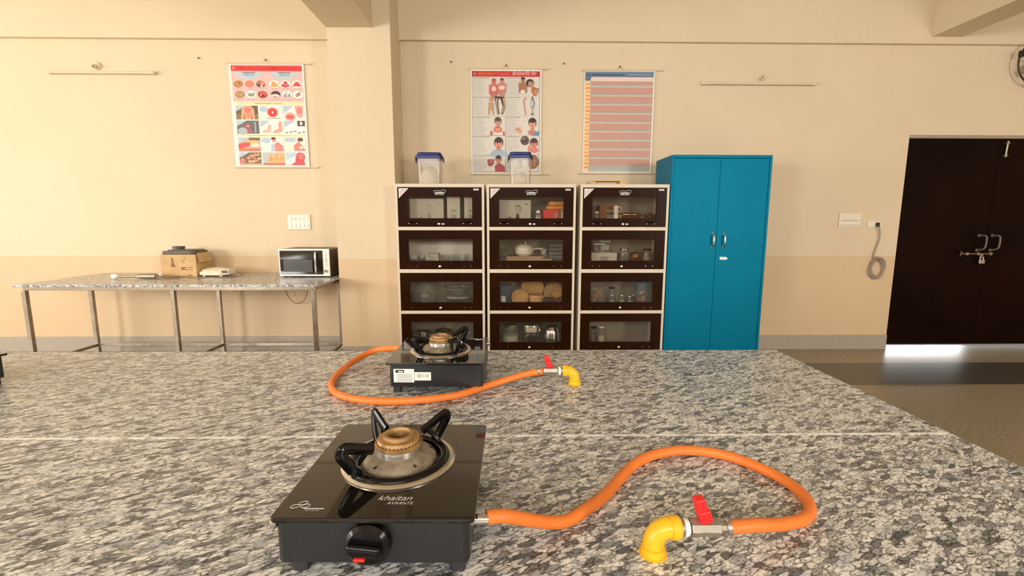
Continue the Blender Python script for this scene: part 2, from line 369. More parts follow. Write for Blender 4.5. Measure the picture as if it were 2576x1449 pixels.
for x in (IX0+0.3, -0.55, 0.6, IX1-0.35):
    b = MB(); b.bx(x-0.06, x+0.06, IY0+0.15, IY1-0.12, 0, 0.728, M_block, 0.003); obj('support_wall', b, isl)

# ------------------------------------------------------------------ gas stoves
M_blackglass = mat('black_toughened_glass', (0.006, 0.0045, 0.003), 0.03, var=0.02, coat=0.4)
M_enamel = mat('black_enamel_body', (0.018, 0.019, 0.021), 0.32, var=0.05)
M_gloss = mat('glossy_black_enamel', (0.003, 0.003, 0.0035), 0.16, var=0.02, spec=0.35)
M_chrome = mat('chrome', (0.75, 0.74, 0.72), 0.12, 1.0, var=0.03)
M_ring = mat('satin_steel_ring', (0.78, 0.74, 0.66), 0.28, 1.0, var=0.05, scale=60)
M_soot = mat('sooty_burner_bowl', (0.30, 0.25, 0.18), 0.55, 0.35, var=0.35, scale=55)
M_brass = mat('heat_stained_brass', (0.42, 0.25, 0.10), 0.5, 0.5, var=0.35, scale=45)
M_alum = mat('burner_aluminium', (0.52, 0.5, 0.47), 0.35, 0.9, var=0.12, scale=50)
M_hole = mat('burner_hole', (0.05, 0.025, 0.01), 0.8)
M_red = mat('red_plastic_mark', (0.8, 0.03, 0.02), 0.35)
M_rubber = mat('black_rubber', (0.015, 0.015, 0.016), 0.6)
M_print = mat('silver_print', (0.75, 0.74, 0.71), 0.35, var=0.03)
M_leg = mat('grey_plastic_foot', (0.03, 0.031, 0.035), 0.45)
M_white = mat('white_label_paper', (0.85, 0.84, 0.8), 0.5, var=0.03)
M_ink = mat('black_ink', (0.02, 0.02, 0.02), 0.5)
M_greyink = mat('grey_ink', (0.35, 0.35, 0.34), 0.6)
def rrect(w_, h_, r, n=5):
    pts = []
    for cx, cy_, a0 in ((w_/2-r, h_/2-r, 0), (-w_/2+r, h_/2-r, PI/2), (-w_/2+r, -h_/2+r, PI), (w_/2-r, -h_/2+r, 1.5*PI)):
        for k in range(n+1): a = a0+PI/2*k/n; pts.append((cx+r*math.cos(a), cy_+r*math.sin(a)))
    return pts
def make_stove(label, loc, rz, group):
    t = thing('gas_stove', label, 'stove', loc, rz, group)
    b = MB(); b.prism(rrect(0.284, 0.29, 0.012), 0.070, M_enamel, T((-0.004, 0, 0.021)), 0.002); obj('body', b, t)
    b = MB(); b.prism(rrect(0.294, 0.314, 0.008), 0.0075, M_blackglass, T((0, 0, 0.0925)), 0.0012)
    gl = obj('glass_top', b, t)
    b = MB()
    b.text('khaitan', M_print, T((0.022, -0.107, 0.1004)), 0.018, 0.052, shear=0.35)
    b.text('AVAANTE', M_print, T((0.032, -0.120, 0.1004)), 0.010, 0.040, shear=0.25)
    o = obj('printed_lettering', b, gl); o['label'] = 'silver lettering printed on the glass'; b = MB()
    for (px, py) in ((-0.122, -0.128), (-0.113, -0.120), (-0.107, -0.127)):
        b.tube([(px+0.006*math.cos(a)+0.002*math.sin(a), py+0.0045*math.sin(a), 0.1004) for a in [k*PI/4 for k in range(8)]], 0.0004, M_print, seg=5, sub=3, closed=True)
    b.box((-0.092, -0.1335, 0.1003), (0.03, 0.0022, 0.0002), M_print)
    for k in range(6): b.box((-0.102+k*0.0035, -0.138, 0.1003), (0.0022, 0.002, 0.0002), M_greyink)
    o = obj('printed_emblem', b, gl); o['label'] = 'silver three ring emblem printed on the glass'
    for sx2 in (-1, 1):
        for sy2 in (-1, 1):
            b = MB(); b.prism(rrect(0.024, 0.024, 0.006), 0.026, M_leg, T((sx2*0.118, sy2*0.124, 0.0)), 0.0015); obj('foot', b, t)
    # control knob on the front face
    b = MB(); K = T((-0.008, -0.145, 0.058)) @ RX90
    b.lathe([(0.030, 0), (0.033, 0.004), (0.0325, 0.012), (0.027, 0.017), (0.0, 0.018)], M_gloss, (0, 0, 0), 40, K)
    b.box((0, 0, 0), (0.018, 0.05, 0.016), M_gloss, 0.006, 0, 3, T((-0.010, -0.145-0.021, 0.058)) @ RX90 @ Matrix.Rotation(PI/2-0.12, 4, 'Z'))
    kn = obj('control_knob', b, t)
    b = MB(); b.box((-0.017, -0.167, 0.0435), (0.017, 0.006, 0.0055), M_red, 0.002); o = obj('knob_marker', b, kn); o['label'] = 'red marker on the knob'
    # side bolts and gas inlet
    b = MB(); b.lathe([(0.006, 0), (0.008, 0.002), (0.008, 0.008), (0.004, 0.011), (0, 0.011)], M_chrome, (-0.144, -0.138, 0.082), 16, Matrix.Rotation(-PI/2, 4, 'Y')); obj('side_bolt', b, t)
    b = MB(); b.lathe([(0.010, 0), (0.010, 0.006), (0.0075, 0.007), (0.0075, 0.03), (0, 0.03)], M_chrome, (0.135, -0.116, 0.072), 20, RY90); obj('gas_inlet', b, t)
    # drip ring and burner
    cy0 = 0.011; z0 = 0.100
    b = MB(); b.lathe([(0.085, z0), (0.098, z0), (0.0985, z0+0.002), (0.094, z0+0.0055), (0.088, z0+0.0055), (0.085, z0+0.003), (0.085, z0)], M_ring, (0, cy0, 0), 64); obj('drip_ring', b, t)
    b = MB(); b.lathe([(0.086, z0+0.003), (0.078, z0+0.0015), (0.064, z0+0.003), (0.060, z0+0.006)], M_gloss, (0, cy0, 0), 48); obj('drip_tray', b, t)
    b = MB(); b.lathe([(0.066, z0+0.002), (0.062, z0+0.009), (0.052, z0+0.015), (0.042, z0+0.018), (0, z0+0.018)], M_soot, (0, cy0, 0), 48)
    for a in (0.4, 1.7, 3.2, 4.2, 5.4): b.box((0.057*math.cos(a), cy0+0.057*math.sin(a), z0+0.0125), (0.010, 0.003, 0.0025), M_gloss, 0.001, a)
    bw = obj('burner_bowl', b, t); bw['label'] = 'soot stained beige burner bowl'
    b = MB(); b.lathe([(0.040, z0+0.014), (0.040, z0+0.028), (0.038, z0+0.031), (0, z0+0.031)], M_alum, (0, cy0, 0), 48); obj('burner_ring', b, bw)
    b = MB(); b.lathe([(0.0405, z0+0.029), (0.0415, z0+0.031), (0.0415, z0+0.036), (0.038, z0+0.038), (0.036, z0+0.0435), (0.027, z0+0.0445), (0.0262, z0+0.050), (0.0205, z0+0.0505), (0.0185, z0+0.047), (0.0175, z0+0.034)], M_brass, (0, cy0, 0), 48)
    b.lathe([(0.0175, z0+0.0342), (0, z0+0.0342)], M_hole, (0, cy0, 0), 24)
    for k in range(36):
        a = 2*PI*k/36; b.box((0.0392*math.cos(a), cy0+0.0392*math.sin(a), z0+0.0385), (0.0016, 0.0016, 0.0016), M_hole, 0, a)
    o = obj('burner_cap', b, bw); o['label'] = 'heat stained brass cap'
    # pan support
    b = MB(); b.tube([(0.080*math.cos(a), cy0+0.080*math.sin(a), z0+0.006) for a in [2*PI*k/24 for k in range(24)]], 0.0075, M_gloss, seg=12, sub=2, closed=True, flat=(1, 0.6))
    ps = obj('pan_support', b, t)
    for a in (math.radians(46), math.radians(130), math.radians(225)):
        R_ = T((0, cy0, 0)) @ Matrix.Rotation(a, 4, 'Z')
        b = MB(); b.tube([(0.080, 0.006, z0+0.006), (0.090, 0.005, z0+0.018), (0.101, 0.002, z0+0.036), (0.106, 0, z0+0.048), (0.101, 0, z0+0.055), (0.088, 0, z0+0.052), (0.068, 0, z0+0.044), (0.050, 0, z0+0.038)],
                         0.0078, M_gloss, seg=12, sub=5, flat=(0.6, 1.25), M=R_)
        b.tube([(0.080, -0.010, z0+0.006), (0.076, -0.006, z0+0.018), (0.066, -0.002, z0+0.032), (0.060, 0, z0+0.040)], 0.0055, M_gloss, seg=8, sub=4, M=R_)
        obj('prong', b, ps)
    return t
g_st = None
st1 = make_stove('nearest single burner gas stove, knob facing the viewer, silver lettering on black glass', (-0.187, 0.775, 0.76), math.radians(-1.0), g_st)
st2 = make_stove('gas stove turned backwards in the middle of the island, white stickers on its rear panel', (-0.209, 1.517, 0.76), PI+math.radians(-1.0), g_st)
b = MB(); yb = 0.1462
def sbox(b, x0, x1, z0, z1, m, lay): b.bx(x0, x1, yb, yb+0.0004*lay, z0, z1, m)
sbox(b, 0.062, 0.124, 0.036, 0.078, M_white, 1)
sbox(b, 0.092, 0.118, 0.066, 0.075, M_ink, 2); sbox(b, 0.095, 0.110, 0.068, 0.0715, M_white, 3)
for k in range(7): sbox(b, 0.068, 0.118-random.random()*0.014, 0.060-k*0.0035, 0.0615-k*0.0035, M_greyink, 2)
o = obj('rating_sticker', b, st2); o['label'] = 'white rating sticker with small print'
b = MB(); sbox(b, 0.011, 0.061, 0.042, 0.068, M_white, 1)
for k in range(16):
    if k not in (5, 8): sbox(b, 0.018+k*0.0022, 0.018+k*0.0022+0.0006+random.random()*0.0009, 0.051, 0.063, M_greyink, 2)
o = obj('barcode_sticker', b, st2); o['label'] = 'white barcode sticker'
st3 = make_stove('black gas stove cut off by the picture edge beyond the slab joint', (-1.80, 1.436, 0.76), -0.6, g_st)

# ------------------------------------------------------------------ gas hoses and taps
M_hose = mat('orange_rubber_hose', (0.85, 0.22, 0.035), 0.42, var=0.07, scale=25)
M_yellow = mat('yellow_pipe_elbow', (0.9, 0.52, 0.02), 0.3, var=0.04)
M_nickel = mat('nickel_valve', (0.40, 0.36, 0.30), 0.42, 0.7, var=0.1, scale=80)
M_tape = mat('white_thread_tape', (0.85, 0.85, 0.82), 0.6)
M_redh = mat('red_valve_lever', (0.78, 0.02, 0.02), 0.3)
hz = 0.7715
b = MB(); b.tube([(-0.028, 0.661, 0.832), (0.0, 0.668, 0.829), (0.03, 0.688, 0.81), (0.07, 0.716, 0.785), (0.105, 0.738, hz), (0.145, 0.770, hz), (0.19, 0.815, hz), (0.238, 0.880, hz), (0.285, 0.935, hz), (0.345, 0.972, hz), (0.419, 0.983, hz),
    (0.492, 0.955, hz), (0.54, 0.893, hz), (0.560, 0.835, hz), (0.553, 0.780, hz), (0.52, 0.738, 0.773), (0.462, 0.708, 0.783), (0.405, 0.686, 0.797), (0.352, 0.672, 0.804)], 0.0108, M_hose, seg=16, sub=8)
tag(obj('gas_hose', b), 'orange rubber gas hose looping right from the nearest stove to its tap', 'hose')
b = MB(); b.tube([(-0.362, 1.632, 0.832), (-0.392, 1.648, 0.827), (-0.43, 1.685, 0.815), (-0.487, 1.722, 0.798), (-0.54, 1.665, 0.780), (-0.560, 1.535, hz), (-0.543, 1.423, hz), (-0.500, 1.348, hz), (-0.430, 1.302, hz), (-0.345, 1.284, hz), (-0.24, 1.292, hz), (-0.14, 1.328, hz),
    (-0.049, 1.405, 0.774), (0.03, 1.445, 0.785), (0.08, 1.45, 0.797), (0.122, 1.45, 0.804)], 0.0108, M_hose, seg=16, sub=8)
tag(obj('gas_hose', b), 'orange rubber gas hose curling round the left of the backwards stove', 'hose')
def make_tap(label, loc, flip):
    t = thing('gas_tap', label, 'tap', loc); f = -1 if flip else 1
    az = 0.045
    b = MB(); n = 9
    path = [(0, 0, 0.0), (0, 0, 0.012)]+[(f*0.024*(1-math.cos(a)), 0, 0.019+0.026*math.sin(a)) for a in [PI/2*k/8 for k in range(9)]]+[(f*0.040, 0, az)]
    b.tube(path, 0.0165, M_yellow, seg=24, sub=1)
    b.lathe([(0.0185, 0), (0.0185, 0.011), (0.0165, 0.013)], M_yellow, (f*0.026, 0, az), 24, Matrix.Rotation(f*PI/2, 4, 'Y'))
    b.lathe([(0.019, 0), (0.019, 0.011), (0.0165, 0.012)], M_yellow, (0, 0, 0.003), 24)
    obj('pipe_elbow', b, t)
    b = MB(); b.lathe([(0.021, 0), (0.022, 0.002), (0.017, 0.004)], M_yellow, (0, 0, 0), 24); obj('collar', b, t)
    b = MB(); b.lathe([(0.0125, 0), (0.0125, 0.010), (0, 0.010)], M_nickel, (f*0.038, 0, az), 20, Matrix.Rotation(f*PI/2, 4, 'Y')); obj('nipple', b, t)
    b = MB(); b.lathe([(0.0128, 0), (0.0138, 0.002), (0.0134, 0.006), (0.012, 0.008)], M_tape, (f*0.046, 0, az), 20, Matrix.Rotation(f*PI/2, 4, 'Y')); o = obj('thread_tape', b, t); o['label'] = 'white sealing tape'
    b = MB(); b.lathe([(0.0135, 0), (0.0145, 0.003), (0.0145, 0.010), (0.0138, 0.012), (0.0138, 0.035), (0.0145, 0.037), (0.0145, 0.045), (0.010, 0.048), (0.0085, 0.049), (0.0085, 0.066), (0, 0.066)], M_nickel, (f*0.056, 0, az), 8, Matrix.Rotation(f*PI/2, 4, 'Y'))
    b.lathe([(0.006, 0), (0.006, 0.019), (0, 0.019)], M_nickel, (f*0.080, 0, az), 16); obj('valve_body', b, t)
    b = MB(); Mh = T((f*0.080, 0, az+0.012)) @ Matrix.Rotation(-0.28, 4, 'Y')
    b.box((0, 0, 0), (0.020, 0.022, 0.022), M_redh, 0.004, 0, 3, Mh @ T((0, 0, 0.010)))
    b.box((0, 0, 0), (0.017, 0.018, 0.026), M_redh, 0.004, 0, 3, Mh @ T((-0.002, 0, 0.028)))
    o = obj('lever', b, t); o['label'] = 'red lever'
    b = MB(); b.lathe([(0.0112, 0), (0.0125, 0.001), (0.0125, 0.006), (0.0112, 0.007)], M_steel, (f*0.113, 0, az), 20, Matrix.Rotation(f*PI/2, 4, 'Y')); obj('hose_clamp', b, t)
    return t
make_tap('yellow elbow gas tap with red lever in front, beside the nearest stove', (0.234, 0.671, 0.76), False)
make_tap('yellow elbow gas tap with red lever farther back, right of the backwards stove', (0.2255, 1.45, 0.76), True)
# ------------------------------------------------------------------ granite work table on steel legs, by the wall
M_tube = mat('stainless_tube', (0.36, 0.31, 0.25), 0.3, 0.85, var=0.15, scale=18)
tb = thing('work_table', 'long granite topped table on thin steel legs, standing against the wall', 'table', (-2.67, 4.14, 0))
TX0, TX1, TY0, TY1 = -3.86+2.67, -1.484+2.67, 3.71-4.14, 4.575-4.14
b = MB(); b.bx(TX0, TX1, TY0, TY1, 0.762, 0.78, M_granite2, 0.002); obj('tabletop', b, tb)
b = MB(); yf, yk = 3.765-4.14, 4.36-4.14; t_ = 0.016
b.bx(TX0+0.03, TX1-0.03, yf-t_, yf+t_, 0.728, 0.761, M_tube, 0.002); b.bx(TX0+0.03, TX1-0.03, yk-t_, yk+t_, 0.728, 0.761, M_tube, 0.002)
for x in (TX0+0.045, 0.01, TX1-0.045): b.bx(x-t_, x+t_, yf, yk, 0.729, 0.760, M_tube, 0.002)
obj('top_frame', b, tb)
LX = (-3.83+2.67, -2.66+2.67, -1.54+2.67)
for x in LX:
    for y in (yf, yk):
        b = MB(); b.bx(x-t_, x+t_, y-t_, y+t_, 0.0, 0.728, M_tube, 0.002); obj('leg', b, tb)
    b = MB(); b.bx(x-0.012, x+0.012, yf+t_, yk-t_, 0.11, 0.135, M_tube, 0.002); obj('side_rail', b, tb)
for x0, x1 in ((LX[0], LX[1]), (LX[1], LX[2])):
    b = MB(); b.bx(x0+t_, x1-t_, yk-0.012, yk+0.012, 0.11, 0.135, M_tube, 0.002); obj('back_rail', b, tb)

# microwave
M_mwcase = mat('microwave_silver_case', (0.78, 0.75, 0.68), 0.35, 0.2)
M_mwside = mat('microwave_dark_side', (0.10, 0.075, 0.05), 0.4, 0.2)
M_mwglass = mat('microwave_door_glass', (0.012, 0.011, 0.010), 0.06, coat=0.5)
M_mwin = mat('microwave_window_mesh', (0.035, 0.037, 0.038), 0.25, var=0.2)
mw = thing('microwave_oven', 'silver microwave oven with black glass door at the column end of the long table', 'microwave', (-1.785, 4.38, 0.78))
b = MB(); b.bx(-0.222, 0.222, -0.165, 0.175, 0.012, 0.252, M_mwside, 0.006); obj('body', b, mw)
b = MB(); b.bx(-0.225, 0.225, -0.18, -0.164, 0.010, 0.254, M_mwcase, 0.004)
obj('front_frame', b, mw)
b = MB(); b.bx(-0.212, 0.166, -0.187, -0.178, 0.026, 0.240, M_mwglass, 0.003); d_ = obj('door', b, mw)
b = MB(); b.bx(-0.180, 0.075, -0.1885, -0.1865, 0.05, 0.16, M_mwin, 0.002); obj('window', b, d_)
b = MB(); b.tube([(0.112, -0.186, 0.045), (0.112, -0.21, 0.055), (0.112, -0.21, 0.21), (0.112, -0.186, 0.22)], 0.009, M_chrome, sub=3); obj('door_handle', b, d_)
for k in range(6):
    b = MB(); b.lathe([(0.0065, 0), (0.006, 0.003), (0, 0.004)], M_red if k == 3 else M_dullsteel, (0.195, -0.18, 0.222-k*0.022), 14, RX90); obj('button', b, mw)
b = MB(); b.lathe([(0.017, 0), (0.015, 0.014), (0, 0.014)], M_chrome, (0.192, -0.18, 0.055), 24, RX90); obj('dial', b, mw)
for x in (-0.19, 0.19):
    for y in (-0.14, 0.14):
        b = MB(); b.lathe([(0.014, 0), (0.012, 0.012), (0, 0.012)], M_rubber, (x, y, 0), 12); obj('foot', b, mw)

# carton with the black appliance resting in it
M_card = mat('brown_cardboard', (0.62, 0.42, 0.20), 0.75, var=0.1, scale=9)
M_cardprint = mat('carton_print', (0.30, 0.15, 0.07), 0.8)
M_cream = mat('cream_plastic', (0.80, 0.72, 0.56), 0.35, var=0.04)
M_grey = mat('charcoal_plastic', (0.10, 0.085, 0.07), 0.45, var=0.1)
ct = thing('cardboard_carton', 'brown cardboard carton with printed marks on the long table', 'box', (-2.93, 4.36, 0.78), 0.06)
b = MB(); W_, D_, H_ = 0.30, 0.24, 0.20
for (x0, x1, y0, y1) in ((-W_/2, W_/2, -D_/2, -D_/2+0.004), (-W_/2, W_/2, D_/2-0.004, D_/2), (-W_/2, -W_/2+0.004, -D_/2+0.004, D_/2-0.004), (W_/2-0.004, W_/2, -D_/2+0.004, D_/2-0.004)):
    b.bx(x0, x1, y0, y1, 0, H_, M_card)
b.bx(-W_/2, W_/2, -D_/2, D_/2, 0, 0.004, M_card); obj('carton_body', b, ct)
b = MB(); b.box((W_/2+0.012, 0, H_-0.03), (0.004, 0.2, 0.085), M_card, 0.001, 0, 2, Matrix.Rotation(-0.25, 4, 'Y')); obj('flap', b, ct)
b = MB()
b.flat([(-0.068, -0.1205, 0.09), (-0.025, -0.1205, 0.09), (-0.04, -0.1205, 0.13), (-0.042, -0.1205, 0.17), (-0.058, -0.1205, 0.17), (-0.058, -0.1205, 0.13)], M_cardprint)
b.bx(0.02, 0.115, -0.121, -0.1202, 0.062, 0.088, M_cardprint); b.bx(0.055, 0.112, -0.1215, -0.121, 0.068, 0.082, M_card)
for k, (x, z) in enumerate(((0.03, 0.14), (0.045, 0.15), (0.055, 0.165), (0.04, 0.125))): b.bx(x, x+0.012, -0.121, -0.1203, z, z+0.008, M_cardprint)
b.bx(0.07, 0.11, -0.121, -0.1203, 0.012, 0.018, M_cardprint)
obj('printed_mark', b, ct)
jb = thing('juicer_lid', 'charcoal plastic appliance lid with round chute lying on top of the carton', 'appliance part', (-2.93, 4.36, 0.9805), 0.06)
b = MB(); b.prism(rrect(0.30, 0.24, 0.05), 0.030, M_grey, T((0, 0, 0)), 0.006); b.prism(rrect(0.25, 0.20, 0.05), 0.012, M_grey, T((0.01, 0, 0.028)), 0.004); obj('cover', b, jb)
b = MB(); b.lathe([(0.048, 0.03), (0.046, 0.05), (0.05, 0.052), (0.05, 0.068), (0.038, 0.068), (0.036, 0.045), (0, 0.045)], M_grey, (-0.055, 0, 0), 28); obj('chute', b, jb)

sm = thing('sandwich_maker', 'cream plastic sandwich maker lying closed right of the carton', 'sandwich maker', (-2.63, 4.32, 0.78), -0.12)
b = MB(); b.prism(rrect(0.26, 0.20, 0.06), 0.035, M_cream, T((0, 0, 0.012)), 0.010); obj('base', b, sm)
b = MB(); b.ell((0, 0, 0.045), (0.27, 0.21, 0.07), M_cream, 32); obj('top_lid', b, sm)
b = MB(); b.box((0.125, -0.03, 0.045), (0.09, 0.10, 0.05), M_cream, 0.012); h_ = obj('handle', b, sm)
b = MB(); b.box((0.13, -0.081, 0.047), (0.06, 0.006, 0.026), M_grey, 0.002); obj('latch', b, h_)
for x in (-0.08, 0.08):
    b = MB(); b.bx(x-0.01, x+0.01, -0.07, -0.05, 0, 0.013, M_cream, 0.002); obj('foot', b, sm)

hb = thing('hand_blender', 'hand blender with white end cap lying at the left end of the appliances', 'blender', (-3.18, 4.08, 0.78), 0.06)
b = MB(); b.lathe([(0.0, -0.15), (0.010, -0.145), (0.011, 0.0), (0.020, 0.02), (0.024, 0.10), (0.022, 0.16), (0, 0.165)], M_dullsteel, (0, 0, 0.024), 20, RY90); obj('motor_handle', b, hb)
b = MB(); b.lathe([(0.0, -0.205), (0.018, -0.20), (0.024, -0.185), (0.022, -0.165), (0.011, -0.148), (0, -0.148)], M_white, (0, 0, 0.024), 20, RY90); obj('blade_guard', b, hb)
M_cordbeige = mat('beige_cord', (0.33, 0.21, 0.11), 0.6)
b = MB(); pts = [(-3.02, 4.09, 0.784)]
for k in range(26):
    a = k*0.62; pts.append((-2.98+0.10*math.cos(a)*(1+0.25*math.sin(k*1.3)), 4.13+0.055*math.sin(a), 0.784+0.0055*(k % 4)))
pts.append((-2.80, 4.20, 0.784)); b.tube(pts, 0.0032, M_cordbeige, seg=6, sub=5)
tag(obj('power_cord', b), 'tangled beige power cord heaped in front of the carton', 'cord')
b = MB(); b.tube([(-2.78, 4.16, 0.784), (-2.70, 4.12, 0.784), (-2.62, 4.17, 0.784), (-2.52, 4.15, 0.784), (-2.44, 4.21, 0.784), (-2.42, 4.27, 0.784)], 0.0035, M_cordbeige, seg=6, sub=5)
b.box((-2.41, 4.285, 0.792), (0.035, 0.022, 0.02), M_cordbeige, 0.005)
tag(obj('power_cord', b), 'beige cord with plug lying in front of the sandwich maker', 'cord')
pp = thing('white_plug', 'small white plug standing just left of the carton', 'plug', (-3.14, 4.32, 0.78))
b = MB(); b.lathe([(0.014, 0), (0.018, 0.012), (0.016, 0.03), (0.006, 0.036), (0, 0.036)], M_white, (0, 0, 0), 16); obj('plug_body', b, pp)
b = MB(); b.tube([(0.0, 0, 0.033), (-0.01, -0.02, 0.036), (-0.03, -0.05, 0.012), (-0.03, -0.10, 0.004)], 0.003, M_white, seg=6); obj('cable', b, pp)
b = MB(); b.tube([(-2.085, 4.50, 0.765-0.01), (-2.105, 4.50, 0.62), (-2.06, 4.505, 0.52), (-1.995, 4.505, 0.49), (-1.93, 4.505, 0.53), (-1.895, 4.50, 0.63), (-1.90, 4.50, 0.757)], 0.0035, mat('brown_cord', (0.22, 0.12, 0.05), 0.5), seg=8, sub=6)
tag(obj('hanging_cord', b), 'thin brown cord hanging in a loop below the table under the microwave', 'cord')

# ------------------------------------------------------------------ three glass fronted cabinets
M_cabframe = mat('cabinet_cream_steel', (0.72, 0.63, 0.50), 0.45, var=0.03)
M_cabin = mat('cabinet_inside', (0.34, 0.29, 0.22), 0.55, var=0.04)
M_brown = mat('dark_brown_door_enamel', (0.022, 0.0062, 0.0015), 0.3, var=0.2, scale=5, spec=0.05)
M_cabglass = thin_glass('cabinet_pane_glass', (0.90, 0.885, 0.85), 0.0)
M_stkred = mat('sticker_red', (0.7, 0.08, 0.05), 0.5); M_stkblue = mat('sticker_blue', (0.15, 0.2, 0.4), 0.5)
CH = 1.588; CD = 0.37
rows = [(1.234, 1.559), (0.874, 1.201), (0.514, 0.839), (0.160, 0.483)]
winz = [(1.304, 1.484), (0.945, 1.127), (0.584, 0.764), (0.228, 0.413)]
SH = [1.232, 0.872, 0.512, 0.158]
def make_cabinet(x0, x1, label):
    W2 = (x1-x0)/2; t = thing('glass_front_cabinet', label, 'cabinet', ((x0+x1)/2, 4.0, 0), 0, 'four-tier glass fronted cabinets')
    b = MB(); s_w = 0.020
    b.bx(-W2, -W2+s_w, 0, CD, 0.05, CH, M_cabframe, 0.002); b.bx(W2-s_w, W2, 0, CD, 0.05, CH, M_cabframe, 0.002)
    b.bx(-W2+s_w, W2-s_w, 0, CD, CH-0.028, CH, M_cabframe, 0.001); b.bx(-W2+s_w, W2-s_w, 0.0, CD, 0.05, 0.156, M_cabframe, 0.001)
    for (z0, z1) in ((1.203, 1.232), (0.841, 0.872), (0.485, 0.512)): b.bx(-W2+s_w, W2-s_w, 0, CD, z0, z1, M_cabframe, 0.001)
    b.bx(-W2+s_w, W2-s_w, CD-0.004, CD, 0.15, CH-0.02, M_cabin)
    obj('cabinet_body', b, t)
    for sx2 in (-1, 1):
        for y in (0.04, CD-0.04):
            b = MB(); b.box((sx2*(W2-0.04), y, 0.025), (0.04, 0.04, 0.05), M_rubber, 0.003); obj('foot', b, t)
    dx = W2-0.021
    for i, ((z0, z1), (a, c)) in enumerate(zip(rows, winz)):
        b = MB(); wx = 0.271; y0, y1 = 0.004, 0.024
        b.bx(-dx, -wx, y0, y1, z0, z1, M_brown, 0.002); b.bx(wx, dx, y0, y1, z0, z1, M_brown, 0.002)
        b.bx(-wx, wx, y0, y1, c, z1, M_brown, 0.001); b.bx(-wx, wx, y0, y1, z0, a, M_brown, 0.001)
        dr = obj('door', b, t)
        b = MB(); b.bx(-wx+0.0005, wx-0.0005, 0.012, 0.015, a+0.0005, c-0.0005, M_cabglass); obj('glass_pane', b, dr)
        b = MB(); b.lathe([(0.011, 0), (0.011, 0.006), (0.007, 0.008), (0, 0.008)], M_steel, (-0.01, 0.004, z0+0.022), 20, RX90)
        obj('lock', b, dr)
        if i == 0:
            b = MB(); b.box((0.024, 0.003, z0+0.022), (0.022, 0.002, 0.010), M_white, 0.0005); obj('key_tag', b, dr)
        for x in ((-0.262, -0.200, 0.196, 0.258)):
            b = MB(); b.lathe([(0.0042, 0), (0.0035, 0.003), (0, 0.0035)], M_chrome, (x, 0.004, z0+0.024), 10, RX90); obj('screw', b, dr)
        if i == 0:
            for x in (-0.231, 0.227):
                b = MB(); b.tube([(x-0.028, 0.004, z0+0.036), (x-0.02, -0.012, z0+0.038), (x+0.02, -0.012, z0+0.038), (x+0.028, 0.004, z0+0.036)], 0.006, M_gloss, seg=8); obj('door_handle', b, dr)
            L, Tz = -dx+0.010, z1-0.008; S = 0.082
            b = MB(); b.prism([(L, Tz), (L, Tz-S), (L+S, Tz)], 0.0008, M_white, T((0, 0.0038, 0)) @ RX90)
            for k, m_ in enumerate((M_stkred, M_stkblue, M_stkred)):
                q = 0.030+k*0.016
                b.prism([(L+0.006, Tz-q), (L+0.006, Tz-q-0.005), (L+q+0.005, Tz-0.006), (L+q, Tz-0.006)], 0.0003, m_, T((0, 0.0030, 0)) @ RX90)
            o = obj('corner_sticker', b, dr); o['label'] = 'white triangular sticker with red and blue bars'
            b = MB(); b.tube([(x*0.048+0.0, 0.003, z1-0.038+z*0.012) for x, z in ((-0.95, 0.6), (-0.6, 1.1), (0.2, 0.9), (0.6, 1.5), (1, 1.2), (0.95, -0.2), (0.7, -0.9), (0.2, -0.5), (-0.4, -0.9), (-0.9, -0.4))], 0.0018, M_print, seg=6, sub=4, closed=True)
            for k in range(7): b.box((-0.034+k*0.0105, 0.0035, z1-0.056+0.002*(k % 2)), (0.007, 0.0008, 0.012), M_greyink if k % 2 else M_print)
            b.box((0, 0.0035, z1-0.040), (0.066, 0.0008, 0.005), M_print)
            obj('badge', b, dr)
            b = MB(); b.box((dx-0.047, 0.0035, z1-0.017), (0.044, 0.0008, 0.014), M_white, 0.0003)
            for k in range(6): b.box((dx-0.062+k*0.006, 0.003, z1-0.017), (0.0042, 0.0004, 0.005), M_stkblue)
            obj('name_label', b, dr)
    return t
make_cabinet(-0.914, -0.170, 'glass fronted steel cabinet holding white mixer cartons, nearest the column')
make_cabinet(-0.148, 0.602, 'middle glass fronted steel cabinet, red box and orange packets behind its top pane')
make_cabinet(0.640, 1.390, 'glass fronted steel cabinet touching the blue almirah, white mug behind its top pane')

# ------------------------------------------------------------------ contents
M_wht = mat('white_carton_card', (0.60, 0.57, 0.50), 0.6, var=0.04)
M_wht2 = mat('off_white_ceramic', (0.78, 0.75, 0.69), 0.25, var=0.02)
M_jarglass = thin_glass('jar_glass', (0.90, 0.91, 0.89), 0.08)
M_film = thin_glass('clear_wrap', (0.92, 0.93, 0.94), 0.12, 0.15)
M_stl = mat('steel_vessel', (0.62, 0.60, 0.57), 0.22, 1.0, var=0.08, scale=20)
M_copper = mat('copper_gold_metal', (0.82, 0.50, 0.24), 0.22, 1.0, var=0.08)
M_wood = mat('pale_wood', (0.62, 0.36, 0.14), 0.5, var=0.18, scale=16)
M_wood2 = mat('board_wood', (0.42, 0.28, 0.15), 0.55, var=0.15, scale=14)
M_redbox = mat('red_carton', (0.70, 0.02, 0.012), 0.4)
M_orange = mat('orange_packet', (0.75, 0.30, 0.05), 0.45, var=0.25, scale=30)
M_spice = mat('brown_spice', (0.36, 0.19, 0.07), 0.8, var=0.4, scale=120)
M_flour = mat('white_flour', (0.86, 0.80, 0.68), 0.9, var=0.05, scale=20)
M_bluelid = mat('navy_blue_lid', (0.006, 0.016, 0.15), 0.35, var=0.05)
M_greycl = mat('grey_cloth', (0.22, 0.21, 0.19), 0.8, var=0.2, scale=14)
